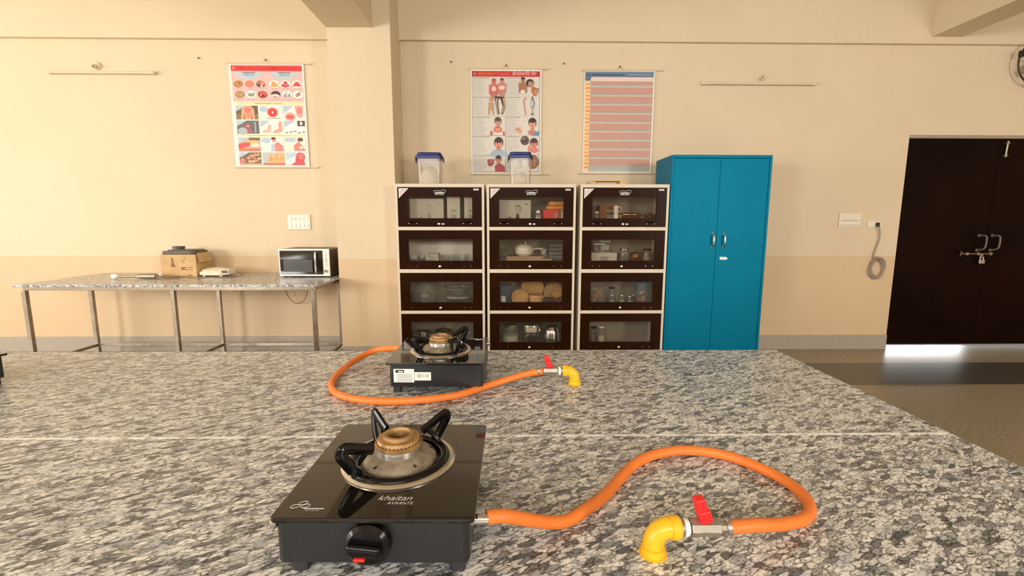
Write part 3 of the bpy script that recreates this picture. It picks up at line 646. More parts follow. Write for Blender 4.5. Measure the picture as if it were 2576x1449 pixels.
M_blue2 = mat('dull_blue_plastic', (0.06, 0.10, 0.17), 0.5, var=0.1)
M_dark = mat('dark_powder', (0.03, 0.022, 0.018), 0.8)
def carton(label, x, y, row, w_, d_, h, style='jug', m=None, grp=None, rz=0.0, z=None, name='mixer_carton', cat='box'):
    t = thing(name, label, cat, (x, y, SH[row] if z is None else z), rz, grp)
    b = MB(); b.bx(-w_/2, w_/2, -d_/2, d_/2, 0, h, m or M_wht, 0.002); obj('carton_body', b, t)
    yf_ = -d_/2-0.0004; b = MB(); g = M_greyink if style != 'jug2' else M_ink
    if style.startswith('jug'):
        cx = 0.025
        def P(pts): b.flat([(cx+px, yf_, pz) for px, pz in pts], g)
        P([(-0.024, 0.172), (-0.024, 0.176), (-0.012, 0.182), (0.012, 0.184), (0.012, 0.178), (-0.01, 0.176)])
        P([(-0.014, 0.110), (-0.011, 0.110), (-0.011, 0.178), (-0.014, 0.178)]); P([(0.008, 0.110), (0.011, 0.110), (0.011, 0.178), (0.008, 0.178)])
        P([(0.012, 0.176), (0.024, 0.172), (0.028, 0.160), (0.028, 0.128), (0.024, 0.128), (0.024, 0.158), (0.020, 0.167), (0.012, 0.170)])
        P([(-0.016, 0.105), (0.013, 0.105), (0.013, 0.111), (-0.016, 0.111)])
        P([(-0.012, 0.103), (0.010, 0.103), (0.020, 0.055), (-0.022, 0.055)])
        b.flat([(cx+0.06, yf_, 0.19), (cx+0.085, yf_, 0.19), (cx+0.085, yf_, 0.196), (cx+0.06, yf_, 0.196)], g)
        b.flat([(cx-0.085, yf_, 0.075), (cx-0.055, yf_, 0.075), (cx-0.058, yf_, 0.085), (cx-0.082, yf_, 0.085)], g)
    else:
        b.flat([(-w_*0.2, yf_, 0.13), (w_*0.25, yf_, 0.13), (w_*0.22, yf_, 0.145), (-w_*0.2, yf_, 0.145)], g)
        b.flat([(-w_*0.14, yf_, 0.06), (w_*0.18, yf_, 0.06), (w_*0.18, yf_, 0.105), (-w_*0.14, yf_, 0.105)], g)
    obj('printed_picture', b, t)
    return t
carton('wide white carton printed with a grey jug, left side of the first cabinet', -0.67, 4.19, 0, 0.29, 0.18, 0.238)
carton('narrow white carton beside the wide one in the first cabinet', -0.438, 4.17, 0, 0.11, 0.16, 0.253, 'plain')
carton('white carton at the right end of the first cabinet top tier', -0.285, 4.17, 0, 0.12, 0.16, 0.250, 'plain')
carton('white carton printed with a black jug in the middle cabinet', 0.09, 4.20, 0, 0.276, 0.18, 0.229, 'jug2')

def solid(name, label, cat, prof, m, x, y, z, seg=28, grp=None, parts=None, lab=None):
    t = thing(name, label, cat, (x, y, z), 0, grp)
    for i, (pn, pf, mm) in enumerate([('body', prof, m)]+(parts or [])):
        b = MB(); b.lathe(pf, mm, (0, 0, 0), seg); obj(pn, b, t)
    return t
# first cabinet, second tier: tumblers and crockery in front of a pale tray
t = thing('serving_tray', 'large pale tray leaning on the back behind the tumblers', 'tray', (-0.585, 4.325, SH[1]))
b = MB(); b.box((0, 0, 0.112), (0.60, 0.012, 0.22), M_wht2, 0.005, 0, 2, Matrix.Rotation(-0.08, 4, 'X')); obj('tray_panel', b, t)
b = MB(); b.box((0, -0.006, 0.205), (0.60, 0.02, 0.012), M_wht2, 0.004); obj('rim', b, t)
def tumbler(label, x, y, h, r=0.021, z=SH[1]):
    t = thing('glass_tumbler', label, 'glass', (x, y, z), 0, 'tumblers in the first cabinet')
    b = MB(); b.lathe([(0, 0.004), (r*0.75, 0.004), (r, h), (r*0.92, h), (r*0.68, 0.010), (0, 0.010)], M_jarglass, (0, 0, 0), 20); obj('cup_wall', b, t)
    b = MB(); b.lathe([(r*0.78, 0), (r*0.78, 0.004), (0, 0.004)], M_jarglass, (0, 0, 0), 20); obj('glass_base', b, t)
    return t
tumbler('first glass tumbler right of the crockery box', -0.548, 4.12, 0.118)
tumbler('second glass tumbler of the row', -0.500, 4.12, 0.115, 0.023)
tumbler('third glass tumbler of the row', -0.452, 4.12, 0.119)
tumbler('fourth glass tumbler of the row', -0.408, 4.12, 0.116)
tumbler('tumbler standing apart, nearest the right edge of the pane', -0.337, 4.12, 0.124, 0.024)
carton('small box with speckled print left of the tumblers', -0.628, 4.13, 1, 0.115, 0.09, 0.128, 'plain', mat('speckled_card', (0.42, 0.38, 0.31), 0.6, var=0.6, scale=60), name='crockery_box')
for k, (x, dy, s, lb) in enumerate(((-0.800, 0.0, 1.0, 'leftmost in the first cabinet second tier'), (-0.725, 0.05, 0.8, 'second from the left, behind the others'))):
    solid('stacked_bowl', 'dark bowl pile '+lb, 'bowl', [(0.018*s, 0), (0.022*s, 0.004), (0.052*s, 0.05), (0.050*s, 0.052), (0.02*s, 0.010), (0, 0.008)], M_greycl, x, 4.13+dy, SH[1]+0.0, 24,
          parts=[('second_bowl', [(0.018*s, 0.03), (0.022*s, 0.034), (0.052*s, 0.08), (0.050*s, 0.082), (0.02*s, 0.04), (0, 0.038)], M_greycl), ('top_bowl', [(0.018*s, 0.06), (0.022*s, 0.064), (0.052*s, 0.11), (0.050*s, 0.112), (0.02*s, 0.07), (0, 0.068)], M_wht2)])
# third tier
def wrapped(label, x, y, z, rx, rz_, h, m, nm='wrapped_bundle', seed=1):
    rnd = random.Random(seed); t = thing(nm, label, 'bundle', (x, y, z))
    b = MB(); tt = bmesh.new(); bmesh.ops.create_icosphere(tt, subdivisions=4, radius=1)
    for v in tt.verts:
        n_ = v.co.normalized(); k = 1+0.07*math.sin(9*n_.x+seed)*math.cos(8*n_.y)+0.06*math.sin(13*n_.z+5*n_.x+seed)
        v.co = Vector((n_.x*rx*k, n_.y*rz_*k, max(0.0, (n_.z*0.5*k+0.5))*h))
    b.merge(tt, m); obj('wrapping', b, t)
    b = MB(); b.lathe([(0.02, 0), (rx*0.55, 0.015), (rx*0.62, h*0.55), (rx*0.6, h*0.56), (0.02, 0.02), (0, 0.02)], M_stl, (0, 0, 0.005), 24); obj('enclosed_dish', b, t)
    return t
wrapped('left bundle of dishes in clear plastic, third tier of the first cabinet', -0.715, 4.17, SH[2], 0.10, 0.09, 0.225, M_film, seed=2)
solid('glass_bowl', 'upper glass bowl of the pile right of the left plastic bundle', 'bowl', [(0.04, 0.10), (0.06, 0.103), (0.125, 0.165), (0.128, 0.185), (0.122, 0.185), (0.115, 0.167), (0.05, 0.11), (0, 0.11)], M_jarglass, -0.42, 4.18, SH[2], 36,
      parts=[('rim', [(0.126, 0.183), (0.130, 0.186), (0.126, 0.190), (0.122, 0.186), (0.126, 0.183)], M_stl)])
solid('steel_bowl', 'lower steel bowl of the pile in the first cabinet third tier', 'bowl', [(0.05, 0), (0.07, 0.003), (0.122, 0.085), (0.125, 0.092), (0.118, 0.088), (0.06, 0.010), (0, 0.008)], M_stl, -0.42, 4.18, SH[2], 36,
      parts=[('folded_cloth', [(0.10, 0.082), (0.112, 0.088), (0.09, 0.098), (0, 0.098)], M_wht)])
# fourth tier of the first cabinet
def pot(label, x, y, r, h, row, m=M_stl, lid=True, name='steel_pot', grp=None, z=None):
    t = thing(name, label, 'pot', (x, y, SH[row] if z is None else z), 0, grp)
    b = MB(); b.lathe([(0, 0), (r*0.9, 0), (r, 0.012), (r, h), (r*1.05, h+0.003), (r*1.04, h+0.005), (r*0.96, h+0.002), (r*0.95, 0.015), (0, 0.012)], m, (0, 0, 0), 36); obj('pot_body', b, t)
    if lid:
        b = MB(); b.lathe([(r*1.02, h+0.0055), (r*0.9, h+0.018), (r*0.35, h+0.03), (0, h+0.032)], m, (0, 0, 0), 36); l_ = obj('lid', b, t)
        b = MB(); b.lathe([(0.006, h+0.03), (0.006, h+0.038), (0.014, h+0.043), (0.012, h+0.051), (0, h+0.053)], M_grey, (0, 0, 0), 18); obj('knob', b, l_)
    for s in (-1, 1):
        b = MB(); b.tube([(s*r, -0.02, h*0.75), (s*(r+0.022), -0.016, h*0.8), (s*(r+0.022), 0.016, h*0.8), (s*r, 0.02, h*0.75)], 0.004, m, seg=8); obj('handle', b, t)
    return t
pot('left steel pot in the bottom tier of the first cabinet', -0.74, 4.17, 0.062, 0.13, 3, lid=False)
pot('lidded steel pot in the middle of the first cabinet bottom tier', -0.555, 4.17, 0.078, 0.13, 3)
wrapped('crumpled plastic bundle right of the lidded pot', -0.345, 4.20, SH[3], 0.10, 0.08, 0.165, M_film, seed=5)

# middle cabinet, top tier
def jar(label, x, y, z, r, h, fill, cap=M_stl, fh=0.8, grp=None, name='glass_jar', lidh=0.016, neck=0.8, glass=None):
    t = thing(name, label, 'jar', (x, y, z), 0, grp)
    b = MB(); g = h-lidh
    b.lathe([(0, 0), (r*0.92, 0), (r, 0.006), (r, g*0.86), (r*neck, g), (r*neck*0.9, g), (r*0.93, g*0.84), (r*0.93, 0.008), (0, 0.006)], glass or M_jarglass, (0, 0, 0), 28); obj('jar_body', b, t)
    if fill:
        b = MB(); b.lathe([(0, 0.0065), (r*0.9, 0.0085), (r*0.9, g*fh*0.86), (r*0.5, g*fh*0.9), (0, g*fh*0.88)], fill, (0, 0, 0), 24); obj('contents', b, t)
    b = MB(); b.lathe([(r*neck*1.06, g), (r*neck*1.08, g+0.003), (r*neck*1.08, h-0.002), (r*neck, h), (0, h)], cap, (0, 0, 0), 28); obj('lid', b, t)
    return t
j0 = jar('small glass jar of pale powder beside the red box', 0.296, 4.14, SH[0], 0.032, 0.135, M_flour)
b = MB(); b.lathe([(0.008, 0.135), (0.006, 0.145), (0.009, 0.152), (0, 0.154)], M_stl, (0, 0, 0), 14); obj('knob', b, j0)
t = thing('red_box', 'bright red box with white flower print under the orange packets', 'box', (0.409, 4.15, SH[0]))
b = MB(); b.bx(-0.073, 0.073, -0.05, 0.06, 0, 0.146, M_redbox, 0.002); obj('carton_body', b, t)
b = MB()
for k in range(9): b.box((0.030+0.013*(k % 3), -0.0505, 0.088+0.013*(k//3)), (0.008, 0.0006, 0.008), M_wht, 0, 0, 2, Matrix.Rotation(0.5+k*0.3, 4, 'Y'))
obj('printed_flower', b, t)
carton('narrow white box squeezed right of the red box', 0.512, 4.15, 0, 0.052, 0.11, 0.145, 'plain', name='small_box')
for nm, x, z, w_, h, lb in (('low', 0.445, 0.1465, 0.165, 0.034, 'lower orange packet lying on the red box'), ('top', 0.455, 0.181, 0.145, 0.036, 'upper orange packet on top of the pile')):
    t = thing('orange_packet', lb, 'packet', (x, 4.15, SH[0]+z), 0.05 if nm == 'top' else -0.04, 'orange packets on the red box')
    b = MB(); b.box((0, 0, h/2), (w_, 0.10, h), M_orange, 0.014, 0, 3); obj('pouch', b, t)
    b = MB(); b.box((-w_/2-0.002, 0, h/2), (0.012, 0.085, 0.003), M_orange, 0.001); obj('sealed_end', b, t)
# second tier
for z, w_, x, d_, lb, m_ in ((0, 0.39, 0.212, 0.18, 'lower wooden chopping board under the white pot', M_wood2), (0.0865, 0.32, 0.176, 0.16, 'upper wooden board directly below the white pot', M_wood2)):
    t = thing('chopping_board', lb, 'board', (x, 4.13, SH[1]+z), 0, 'boards under the white pot')
    hh = 0.086 if z == 0 else 0.02
    b = MB(); b.box((0, 0, hh-0.008), (w_, d_, 0.016), m_, 0.004); obj('board_panel', b, t)
    if z == 0:
        for s in (-1, 1):
            b = MB(); b.box((s*(w_/2-0.04), 0, (hh-0.016)/2), (0.03, d_*0.8, hh-0.016), m_, 0.003); obj('board_foot', b, t)
    else:
        b = MB(); b.box((0, -d_/2+0.01, 0.002), (w_*0.9, 0.014, 0.004), m_, 0.001); obj('board_foot', b, t)
t = thing('white_pot', 'white round pot with domed lid standing on the boards', 'pot', (0.172, 4.14, SH[1]+0.107))
b = MB(); b.lathe([(0, 0), (0.055, 0), (0.078, 0.02), (0.082, 0.05), (0.076, 0.072), (0, 0.072)], M_wht2, (0, 0, 0), 40); obj('pot_body', b, t)
b = MB(); b.lathe([(0.079, 0.073), (0.076, 0.08), (0.05, 0.098), (0.02, 0.104), (0, 0.105)], M_wht2, (0, 0, 0), 40); l_ = obj('lid', b, t)
b = MB(); b.lathe([(0.006, 0.104), (0.005, 0.112), (0.009, 0.118), (0.006, 0.124), (0, 0.125)], M_wht2, (0.015, 0, 0), 16); obj('knob', b, l_)
b = MB(); b.tube([(0.078, 0, 0.056), (0.12, -0.01, 0.062), (0.165, -0.015, 0.064)], 0.006, M_wht2, seg=10); obj('handle', b, t)
solid('white_bowl', 'small white bowl behind the boards, right of the white pot', 'bowl', [(0.02, 0), (0.024, 0.004), (0.044, 0.045), (0.041, 0.045), (0.022, 0.008), (0, 0.007)], M_wht2, 0.355, 4.28, SH[1]+0.11, 28, parts=[('bowl_foot', [(0.045, -0.11), (0.043, -0.002), (0.02, 0), (0, 0)], M_greycl)])
t = thing('folded_cloth', 'grey folded cloth pile at the right of the middle cabinet second tier', 'cloth', (0.465, 4.25, SH[1]))
for k in range(6):
    b = MB(); b.box((0.004*(k % 2), 0, 0.018+k*0.035), (0.15-0.006*(k % 3), 0.14, 0.033), M_greycl, 0.014, 0.03*(k % 2), 3); obj('cloth_fold', b, t)
# third tier
def disc(label, x, y, z, r, th, tilt, ax, m=M_wood, name='wooden_rolling_board'):
    t = thing(name, label, 'board', (x, y, z)); M_ = Matrix.Rotation(tilt, 4, ax)
    b = MB(); b.lathe([(0, -th/2), (r*0.96, -th/2), (r, -th/4), (r, th/4), (r*0.96, th/2), (0, th/2)], m, (0, 0, 0), 36, M_); obj('round_slab', b, t)
    b = MB(); b.lathe([(r*0.80, 0), (r*0.84, 0), (r*0.84, 0.004), (r*0.80, 0.004), (r*0.80, 0)], M_wood2, (0, 0, 0), 36, M_ @ T((0, 0, th/2-0.001))); obj('turned_groove', b, t)
    return t
disc('upright round wooden rolling board at the left of the wooden ware', 0.137, 4.13, SH[2]+0.098, 0.078, 0.03, PI/2+0.2, 'X')
disc('tilted wooden board leaning above the round wooden box', 0.255, 4.25, SH[2]+0.165, 0.105, 0.022, 1.0, 'X')
disc('wooden board leaning against the right wall of the third tier', 0.455, 4.25, SH[2]+0.115, 0.10, 0.022, PI/2-0.3, 'X')
disc('small wooden disc propped high at the right of the third tier', 0.475, 4.16, SH[2]+0.135, 0.055, 0.016, PI/2-0.6, 'X')
solid('wooden_box', 'round wooden box with lid below the tilted board', 'box', [(0, 0), (0.064, 0), (0.066, 0.004), (0.066, 0.10), (0, 0.10)], M_wood, 0.285, 4.13, SH[2], 36, parts=[('lid', [(0.068, 0.1005), (0.070, 0.104), (0.068, 0.118), (0.03, 0.126), (0, 0.127)], M_wood)])
solid('steel_plate', 'stack of shiny steel plates in the third tier', 'plate', [(0.03, 0.066), (0.05, 0.068), (0.078, 0.088), (0.076, 0.090), (0.05, 0.075), (0, 0.074)], M_stl, 0.385, 4.10, SH[2], 36, parts=[('lower_dish', [(0.04, 0), (0.06, 0.01), (0.062, 0.06), (0.05, 0.065), (0, 0.065)], M_stl)])
solid('white_cup', 'small white cup at the left corner of the third tier', 'cup', [(0.024, 0), (0.028, 0.004), (0.022, 0.113), (0.0195, 0.113), (0.02, 0.008), (0, 0.006)], M_wht2, -0.012, 4.08, SH[2], 24, parts=[('rim', [(0.022, 0.112), (0.024, 0.114), (0.022, 0.116), (0.020, 0.114), (0.022, 0.112)], M_wht2)])
t = thing('blue_tub', 'dull blue plastic tub behind the small white cup', 'tub', (0.01, 4.21, SH[2]))
b = MB(); b.box((0, 0, 0.095), (0.10, 0.10, 0.19), M_blue2, 0.01); obj('tub_body', b, t)
b = MB(); b.box((0, 0, 0.197), (0.106, 0.106, 0.014), M_blue2, 0.004); obj('lid', b, t)
# bottom tier: three big jars
pj_ = [('left one of the three big pots in the middle cabinet bottom tier', 0.055, 0.074, 0.15), ('middle one of the three big pots, with a dark label', 0.243, 0.085, 0.15), ('right one of the three big pots, tapering upwards', 0.425, 0.075, 0.15)]
t = thing('big_canister', 'glass canister with steel band, left of three in the bottom tier', 'jar', (0.052, 4.16, SH[3]), 0, 'canisters in the middle cabinet')
b = MB(); b.lathe([(0, 0), (0.072, 0), (0.078, 0.008), (0.078, 0.15), (0.064, 0.182), (0.060, 0.182), (0.072, 0.148), (0.072, 0.01), (0, 0.008)], M_jarglass, (0, 0, 0), 36); obj('jar_body', b, t)
b = MB(); b.lathe([(0.066, 0.178), (0.068, 0.182), (0.068, 0.198), (0.06, 0.203), (0, 0.203)], M_stl, (0, 0, 0), 36); obj('lid', b, t)
b = MB(); b.lathe([(0, 0.01), (0.07, 0.01), (0.07, 0.10), (0, 0.105)], M_flour, (0, 0, 0), 28); obj('contents', b, t)
t = thing('big_canister', 'steel canister with pale upper band and dark label, middle of three', 'jar', (0.245, 4.16, SH[3]), 0, 'canisters in the middle cabinet')
b = MB(); b.lathe([(0, 0), (0.07, 0), (0.073, 0.006), (0.073, 0.12), (0.088, 0.132), (0.092, 0.165), (0.086, 0.20), (0, 0.20)], M_stl, (0, 0, 0), 40); obj('can_body', b, t)
b = MB(); b.lathe([(0.084, 0.201), (0.07, 0.214), (0, 0.218)], M_stl, (0, 0, 0), 36); obj('lid', b, t)
b = MB(); b.box((-0.005, -0.0905, 0.165), (0.09, 0.006, 0.04), M_wht, 0.001); obj('paper_label', b, t)
b = MB(); b.ell((0, -0.068, 0.095), (0.078, 0.02, 0.05), M_dark, 24); obj('dark_mark', b, t)
t = thing('big_canister', 'domed steel canister, right of three in the bottom tier', 'jar', (0.430, 4.16, SH[3]), 0, 'canisters in the middle cabinet')
b = MB(); b.lathe([(0, 0), (0.078, 0), (0.08, 0.01), (0.078, 0.11), (0.066, 0.15), (0, 0.15)], M_stl, (0, 0, 0), 40); obj('can_body', b, t)
b = MB(); b.lathe([(0.067, 0.151), (0.055, 0.178), (0.025, 0.192), (0, 0.195)], M_stl, (0, 0, 0), 36); obj('lid', b, t)

# third cabinet, top tier
jar('dark little jar at the left corner of the third cabinet top tier', 0.802, 4.12, SH[0], 0.022, 0.133, M_dark, M_wht2)
carton('reddish brown box behind the stacked mugs', 0.935, 4.25, 0, 0.19, 0.14, 0.193, 'plain', mat('brown_card', (0.28, 0.10, 0.03), 0.7, var=0.2), name='brown_box')
def mug(label, z, s=1.0):
    t = thing('white_mug', label, 'mug', (0.966, 4.10, z), 0, 'mugs in the third cabinet')
    b = MB(); b.lathe([(0, 0.0), (0.017, 0.0), (0.0215, 0.018), (0.0225, 0.072*s), (0.020, 0.072*s), (0.019, 0.018), (0, 0.006)], M_wht2, (0, 0, 0), 28); obj('cup_wall', b, t)
    b = MB(); b.tube([(0.021, 0, 0.060*s), (0.036, 0, 0.064*s), (0.044, 0, 0.046*s), (0.036, 0, 0.024*s), (0.018, 0, 0.012*s)], 0.0038, M_wht2, seg=8); obj('handle', b, t)
mug('upper white mug with its handle on the right', SH[0]+0.109); mug('lower white mug carrying the upper one', SH[0]+0.0, 1.5)
def gold(label, x, r, hh):
    t = thing('copper_dish', label, 'dish', (x, 4.13, SH[0]), 0, 'copper dishes in the third cabinet')
    b = MB(); b.lathe([(0, 0), (r*0.5, 0), (r*0.55, 0.05), (r*0.8, hh-0.036), (r, hh-0.018), (r*1.0, hh-0.016), (r*0.8, hh-0.03), (0, hh-0.04)], M_copper, (0, 0, 0), 48); obj('dish_body', b, t)
    b = MB(); b.lathe([(r*0.9, hh-0.017), (r*0.75, hh-0.006), (r*0.35, hh), (0, hh)], M_copper, (0, 0, 0), 48); obj('lid', b, t)
gold('wide copper dish with shallow lid right of the mugs', 1.098, 0.104, 0.124); gold('smaller copper dish at the right end of the top tier', 1.275, 0.062, 0.118)
# second tier
carton('lower white flat box at the left of the third cabinet', 0.872, 4.15, 1, 0.225, 0.12, 0.096, 'none', name='flat_box'); carton('upper white flat box carrying the plastic container', 0.872, 4.15, 1, 0.225, 0.12, 0.040, 'none', z=SH[1]+0.0965, name='flat_box')
t = thing('plastic_container', 'frosted plastic container on the flat white boxes', 'container', (0.835, 4.16, SH[1]+0.137))
b = MB(); b.box((0, 0, 0.033), (0.10, 0.09, 0.066), M_greycl, 0.012, 0, 3); obj('container_body', b, t)
b = MB(); b.box((0, 0, 0.072), (0.106, 0.096, 0.012), M_wht2, 0.004); obj('lid', b, t)
jar('clear glass storage jar left of the copper bowl', 1.058, 4.13, SH[1], 0.045, 0.172, None, M_stl)
jar('jar of brown spice with black lid, right of the copper bowl', 1.264, 4.13, SH[1], 0.040, 0.170, M_spice, M_gloss)
jar('narrow jar at the pane edge, right of the brown spice jar', 1.335, 4.13, SH[1], 0.020, 0.168, None, M_stl)
solid('copper_bowl', 'copper bowl pair between the two storage jars', 'bowl', [(0, 0), (0.04, 0), (0.05, 0.05), (0.056, 0.10), (0.05, 0.105), (0, 0.105)], M_copper, 1.163, 4.16, SH[1], 36, parts=[('lid', [(0.058, 0.106), (0.05, 0.125), (0.02, 0.138), (0, 0.14)], M_copper)])
# third tier
t = thing('snack_packet', 'clear packet of brown snacks at the left of the third tier', 'packet', (0.835, 4.16, SH[2]))
b = MB(); rnd = random.Random(3)
for k in range(26): b.ell((rnd.uniform(-0.045, 0.045), rnd.uniform(-0.025, 0.025), 0.022+rnd.uniform(0, 0.135)), (0.034, 0.028, 0.03), M_spice if k % 3 else M_wood, 10)
o = obj('snack_filling', b, t); o['kind'] = 'stuff'
b = MB(); b.box((0, 0, 0.095), (0.128, 0.08, 0.188), M_film, 0.02, 0, 3); obj('pouch', b, t)
jar('tall jar with white label behind the small spice jars', 0.976, 4.22, SH[2], 0.034, 0.177, M_flour, M_gloss)
for lb, x, y, h in (('small spice jar below the tall jar', 0.962, 4.12, 0.118), ('small spice jar in the middle of the third tier', 1.048, 4.12, 0.120), ('small spice jar third along the row', 1.118, 4.12, 0.110), ('small spice jar half hidden behind the third one', 1.168, 4.20, 0.108)):
    jar(lb, x, y, SH[2], 0.025, h, M_flour, M_stl, 0.75, 'small spice jars', 'spice_jar', 0.014, 0.65)
t = thing('plastic_jar', 'large clear plastic jar with blue lid and red contents', 'jar', (1.250, 4.17, SH[2]))
b = MB(); b.lathe([(0, 0), (0.068, 0), (0.078, 0.015), (0.079, 0.12), (0.068, 0.165), (0.064, 0.165), (0.074, 0.118), (0.073, 0.016), (0, 0.006)], M_jarglass, (0, 0, 0), 36); obj('jar_body', b, t)
b = MB(); b.lathe([(0.070, 0.160), (0.073, 0.165), (0.073, 0.225), (0.064, 0.234), (0, 0.234)], mat('teal_grey_lid', (0.10, 0.15, 0.20), 0.35), (0, 0, 0), 36); obj('lid', b, t)
b = MB(); rnd = random.Random(9)
for k in range(14):
    a, r = rnd.uniform(0, 6.28), rnd.uniform(0, 0.045); b.ell((r*math.cos(a), r*math.sin(a)-0.01, 0.03+rnd.uniform(0, 0.07)), (0.036, 0.036, 0.026), [M_redh, M_orange, M_wht][k % 3], 10)
o = obj('jar_filling', b, t); o['kind'] = 'stuff'
jar('left jar of the pair in the bottom tier of the third cabinet', 0.812, 4.17, SH[3], 0.033, 0.172, M_spice, M_gloss)
jar('right jar of the pair, taller with a pale lid', 0.867, 4.10, SH[3], 0.032, 0.196, M_flour, M_wht2, 0.7)

# ------------------------------------------------------------------ on top of the cabinets
def container(label, x, y, w_, d_, h, rz, heap):
    t = thing('storage_container', label, 'container', (x, y, CH), rz, 'blue lidded containers on the cabinets')
    b = MB(); tt = bmesh.new(); rings = []
    for (k, z) in ((0.90, 0.0), (0.93, 0.004), (1.0, h-0.05), (1.04, h-0.048), (1.04, h-0.036), (0.99, h-0.034), (0.985, h-0.05), (0.91, 0.006)):
        rings.append([tt.verts.new((px*k, py*k, z)) for px, py in rrect(w_, d_, 0.03)])
    for a, c in zip(rings, rings[1:]):
        for i in range(len(a)): j = (i+1) % len(a); tt.faces.new((a[i], a[j], c[j], c[i]))
    tt.faces.new(list(reversed(rings[0]))); tt.faces.new(rings[-1]); bmesh.ops.recalc_face_normals(tt, faces=tt.faces)
    b.merge(tt, thin_glass('clear_container_plastic_%d' % int(x*100), (0.93, 0.92, 0.90), 0.14, 0.1, (0.85, 0.80, 0.72)))
    obj('container_body', b, t)
    b = MB(); b.prism(rrect(w_*1.14, d_*1.14, 0.04), 0.026, M_bluelid, T((0, 0, h-0.052)), 0.004); b.prism(rrect(w_*1.0, d_*1.0, 0.04), 0.027, M_bluelid, T((0, 0, h-0.027)), 0.009); ld = obj('lid', b, t)
    for s in (-1, 1):
        b = MB(); b.box((s*(w_*0.575), 0, h-0.058), (0.008, d_*0.5, 0.040), M_bluelid, 0.003); obj('lid_clip', b, ld)
    b = MB(); tt = bmesh.new(); bmesh.ops.create_uvsphere(tt, u_segments=28, v_segments=16, radius=0.5)
    for v in tt.verts:
        v.co.x *= w_*0.82; v.co.y *= d_*0.8; v.co.z = max(-0.0, (v.co.z+0.28)*heap*1.25)+0.008; v.co.z += 0.006*math.sin(v.co.x*70)*math.cos(v.co.y*60)*(v.co.z > 0.03)
    b.merge(tt, M_flour); o = obj('flour_heap', b, t); o['label'] = 'white flour inside'
    return t
container('clear plastic container with blue lid on the cabinet nearest the column', -0.642, 4.17, 0.205, 0.17, 0.268, 0.06, 0.15)
container('clear plastic container with blue lid standing before the deficiency poster', 0.138, 4.15, 0.185, 0.16, 0.272, -0.04, 0.10)
M_crate = mat('pale_wood_crate', (0.66, 0.44, 0.22), 0.6, var=0.15, scale=22)
t = thing('wooden_rack', 'small flat frame of pale wooden slats on the cabinet beside the almirah', 'wooden frame', (0.872, 4.20, CH))
for k in range(3):
    b = MB(); b.bx(-0.10, 0.165, -0.065+k*0.05, -0.035+k*0.05, 0.036, 0.048, M_crate, 0.002); obj('slat', b, t)
for k in range(2):
    b = MB(); b.bx(-0.14+k*0.27, -0.085+k*0.27, -0.07, 0.075, 0.0, 0.036, M_crate, 0.003); obj('block', b, t)
b = MB(); b.bx(-0.085, 0.13, -0.06, -0.045, 0.0, 0.014, M_crate, 0.002); obj('lower_slat', b, t)

# ------------------------------------------------------------------ blue almirah
def blue_mat(name, bump=0.0):      # slightly metallic hammered paint
    return mat(name, (0.0, 0.17, 0.285), 0.36, 0.22, var=0.05, scale=3, bump=bump, bscale=160, spec=0.07)
M_blue = blue_mat('blue_hammered_paint', 0.35)
al = thing('steel_almirah', 'tall bright blue steel almirah with two doors between glass cabinets and dark door', 'cupboard', (1.822, 4.0, 0))
b = MB(); W2 = 0.423; t_ = 0.022; D_ = 0.42
b.bx(-W2, -W2+0.02, 0.0, D_, 0.06, 1.83, M_blue, 0.003); b.bx(W2-0.02, W2, 0.0, D_, 0.06, 1.83, M_blue, 0.003)
b.bx(-W2+0.02, W2-0.02, 0.0, D_, 1.805, 1.83, M_blue, 0.002); b.bx(-W2+0.02, W2-0.02, 0.0, D_, 0.06, 0.12, M_blue, 0.002); b.bx(-W2+0.02, W2-0.02, D_-0.01, D_, 0.12, 1.805, M_blue)
obj('carcass', b, al)
b = MB(); b.bx(-W2+0.021, -0.010, 0.006, 0.028, 0.122, 1.803, M_blue, 0.003); dl = obj('door', b, al)
b = MB(); b.bx(-0.0085, W2-0.021, 0.006, 0.028, 0.122, 1.803, M_blue, 0.003); dr_ = obj('door', b, al)
for d_, x in ((dl, -0.042), (dr_, 0.053)):
    b = MB(); b.tube([(x, 0.006, 1.170), (x, -0.018, 1.165), (x, -0.028, 1.12), (x, -0.018, 1.078), (x, 0.006, 1.070)], 0.008, M_steel, seg=12)
    b.ell((x, 0.002, 1.174), (0.024, 0.01, 0.022), M_dullsteel, 14); b.ell((x, 0.002, 1.066), (0.024, 0.01, 0.022), M_dullsteel, 14); obj('handle', b, d_)
b = MB(); b.prism([(0.030, 0.955), (0.085, 0.952), (0.100, 0.966), (0.084, 0.978), (0.030, 0.979)], 0.002, M_white, T((0, 0.0055, 0)) @ RX90); o = obj('lock_sticker', b, dr_); o['label'] = 'white sticker over the lock'
for sx2 in (-1, 1):
    for y in (0.04, D_-0.04):
        b = MB(); b.box((sx2*(W2-0.04), y, 0.03), (0.04, 0.04, 0.06), M_blue, 0.003); obj('foot', b, al)

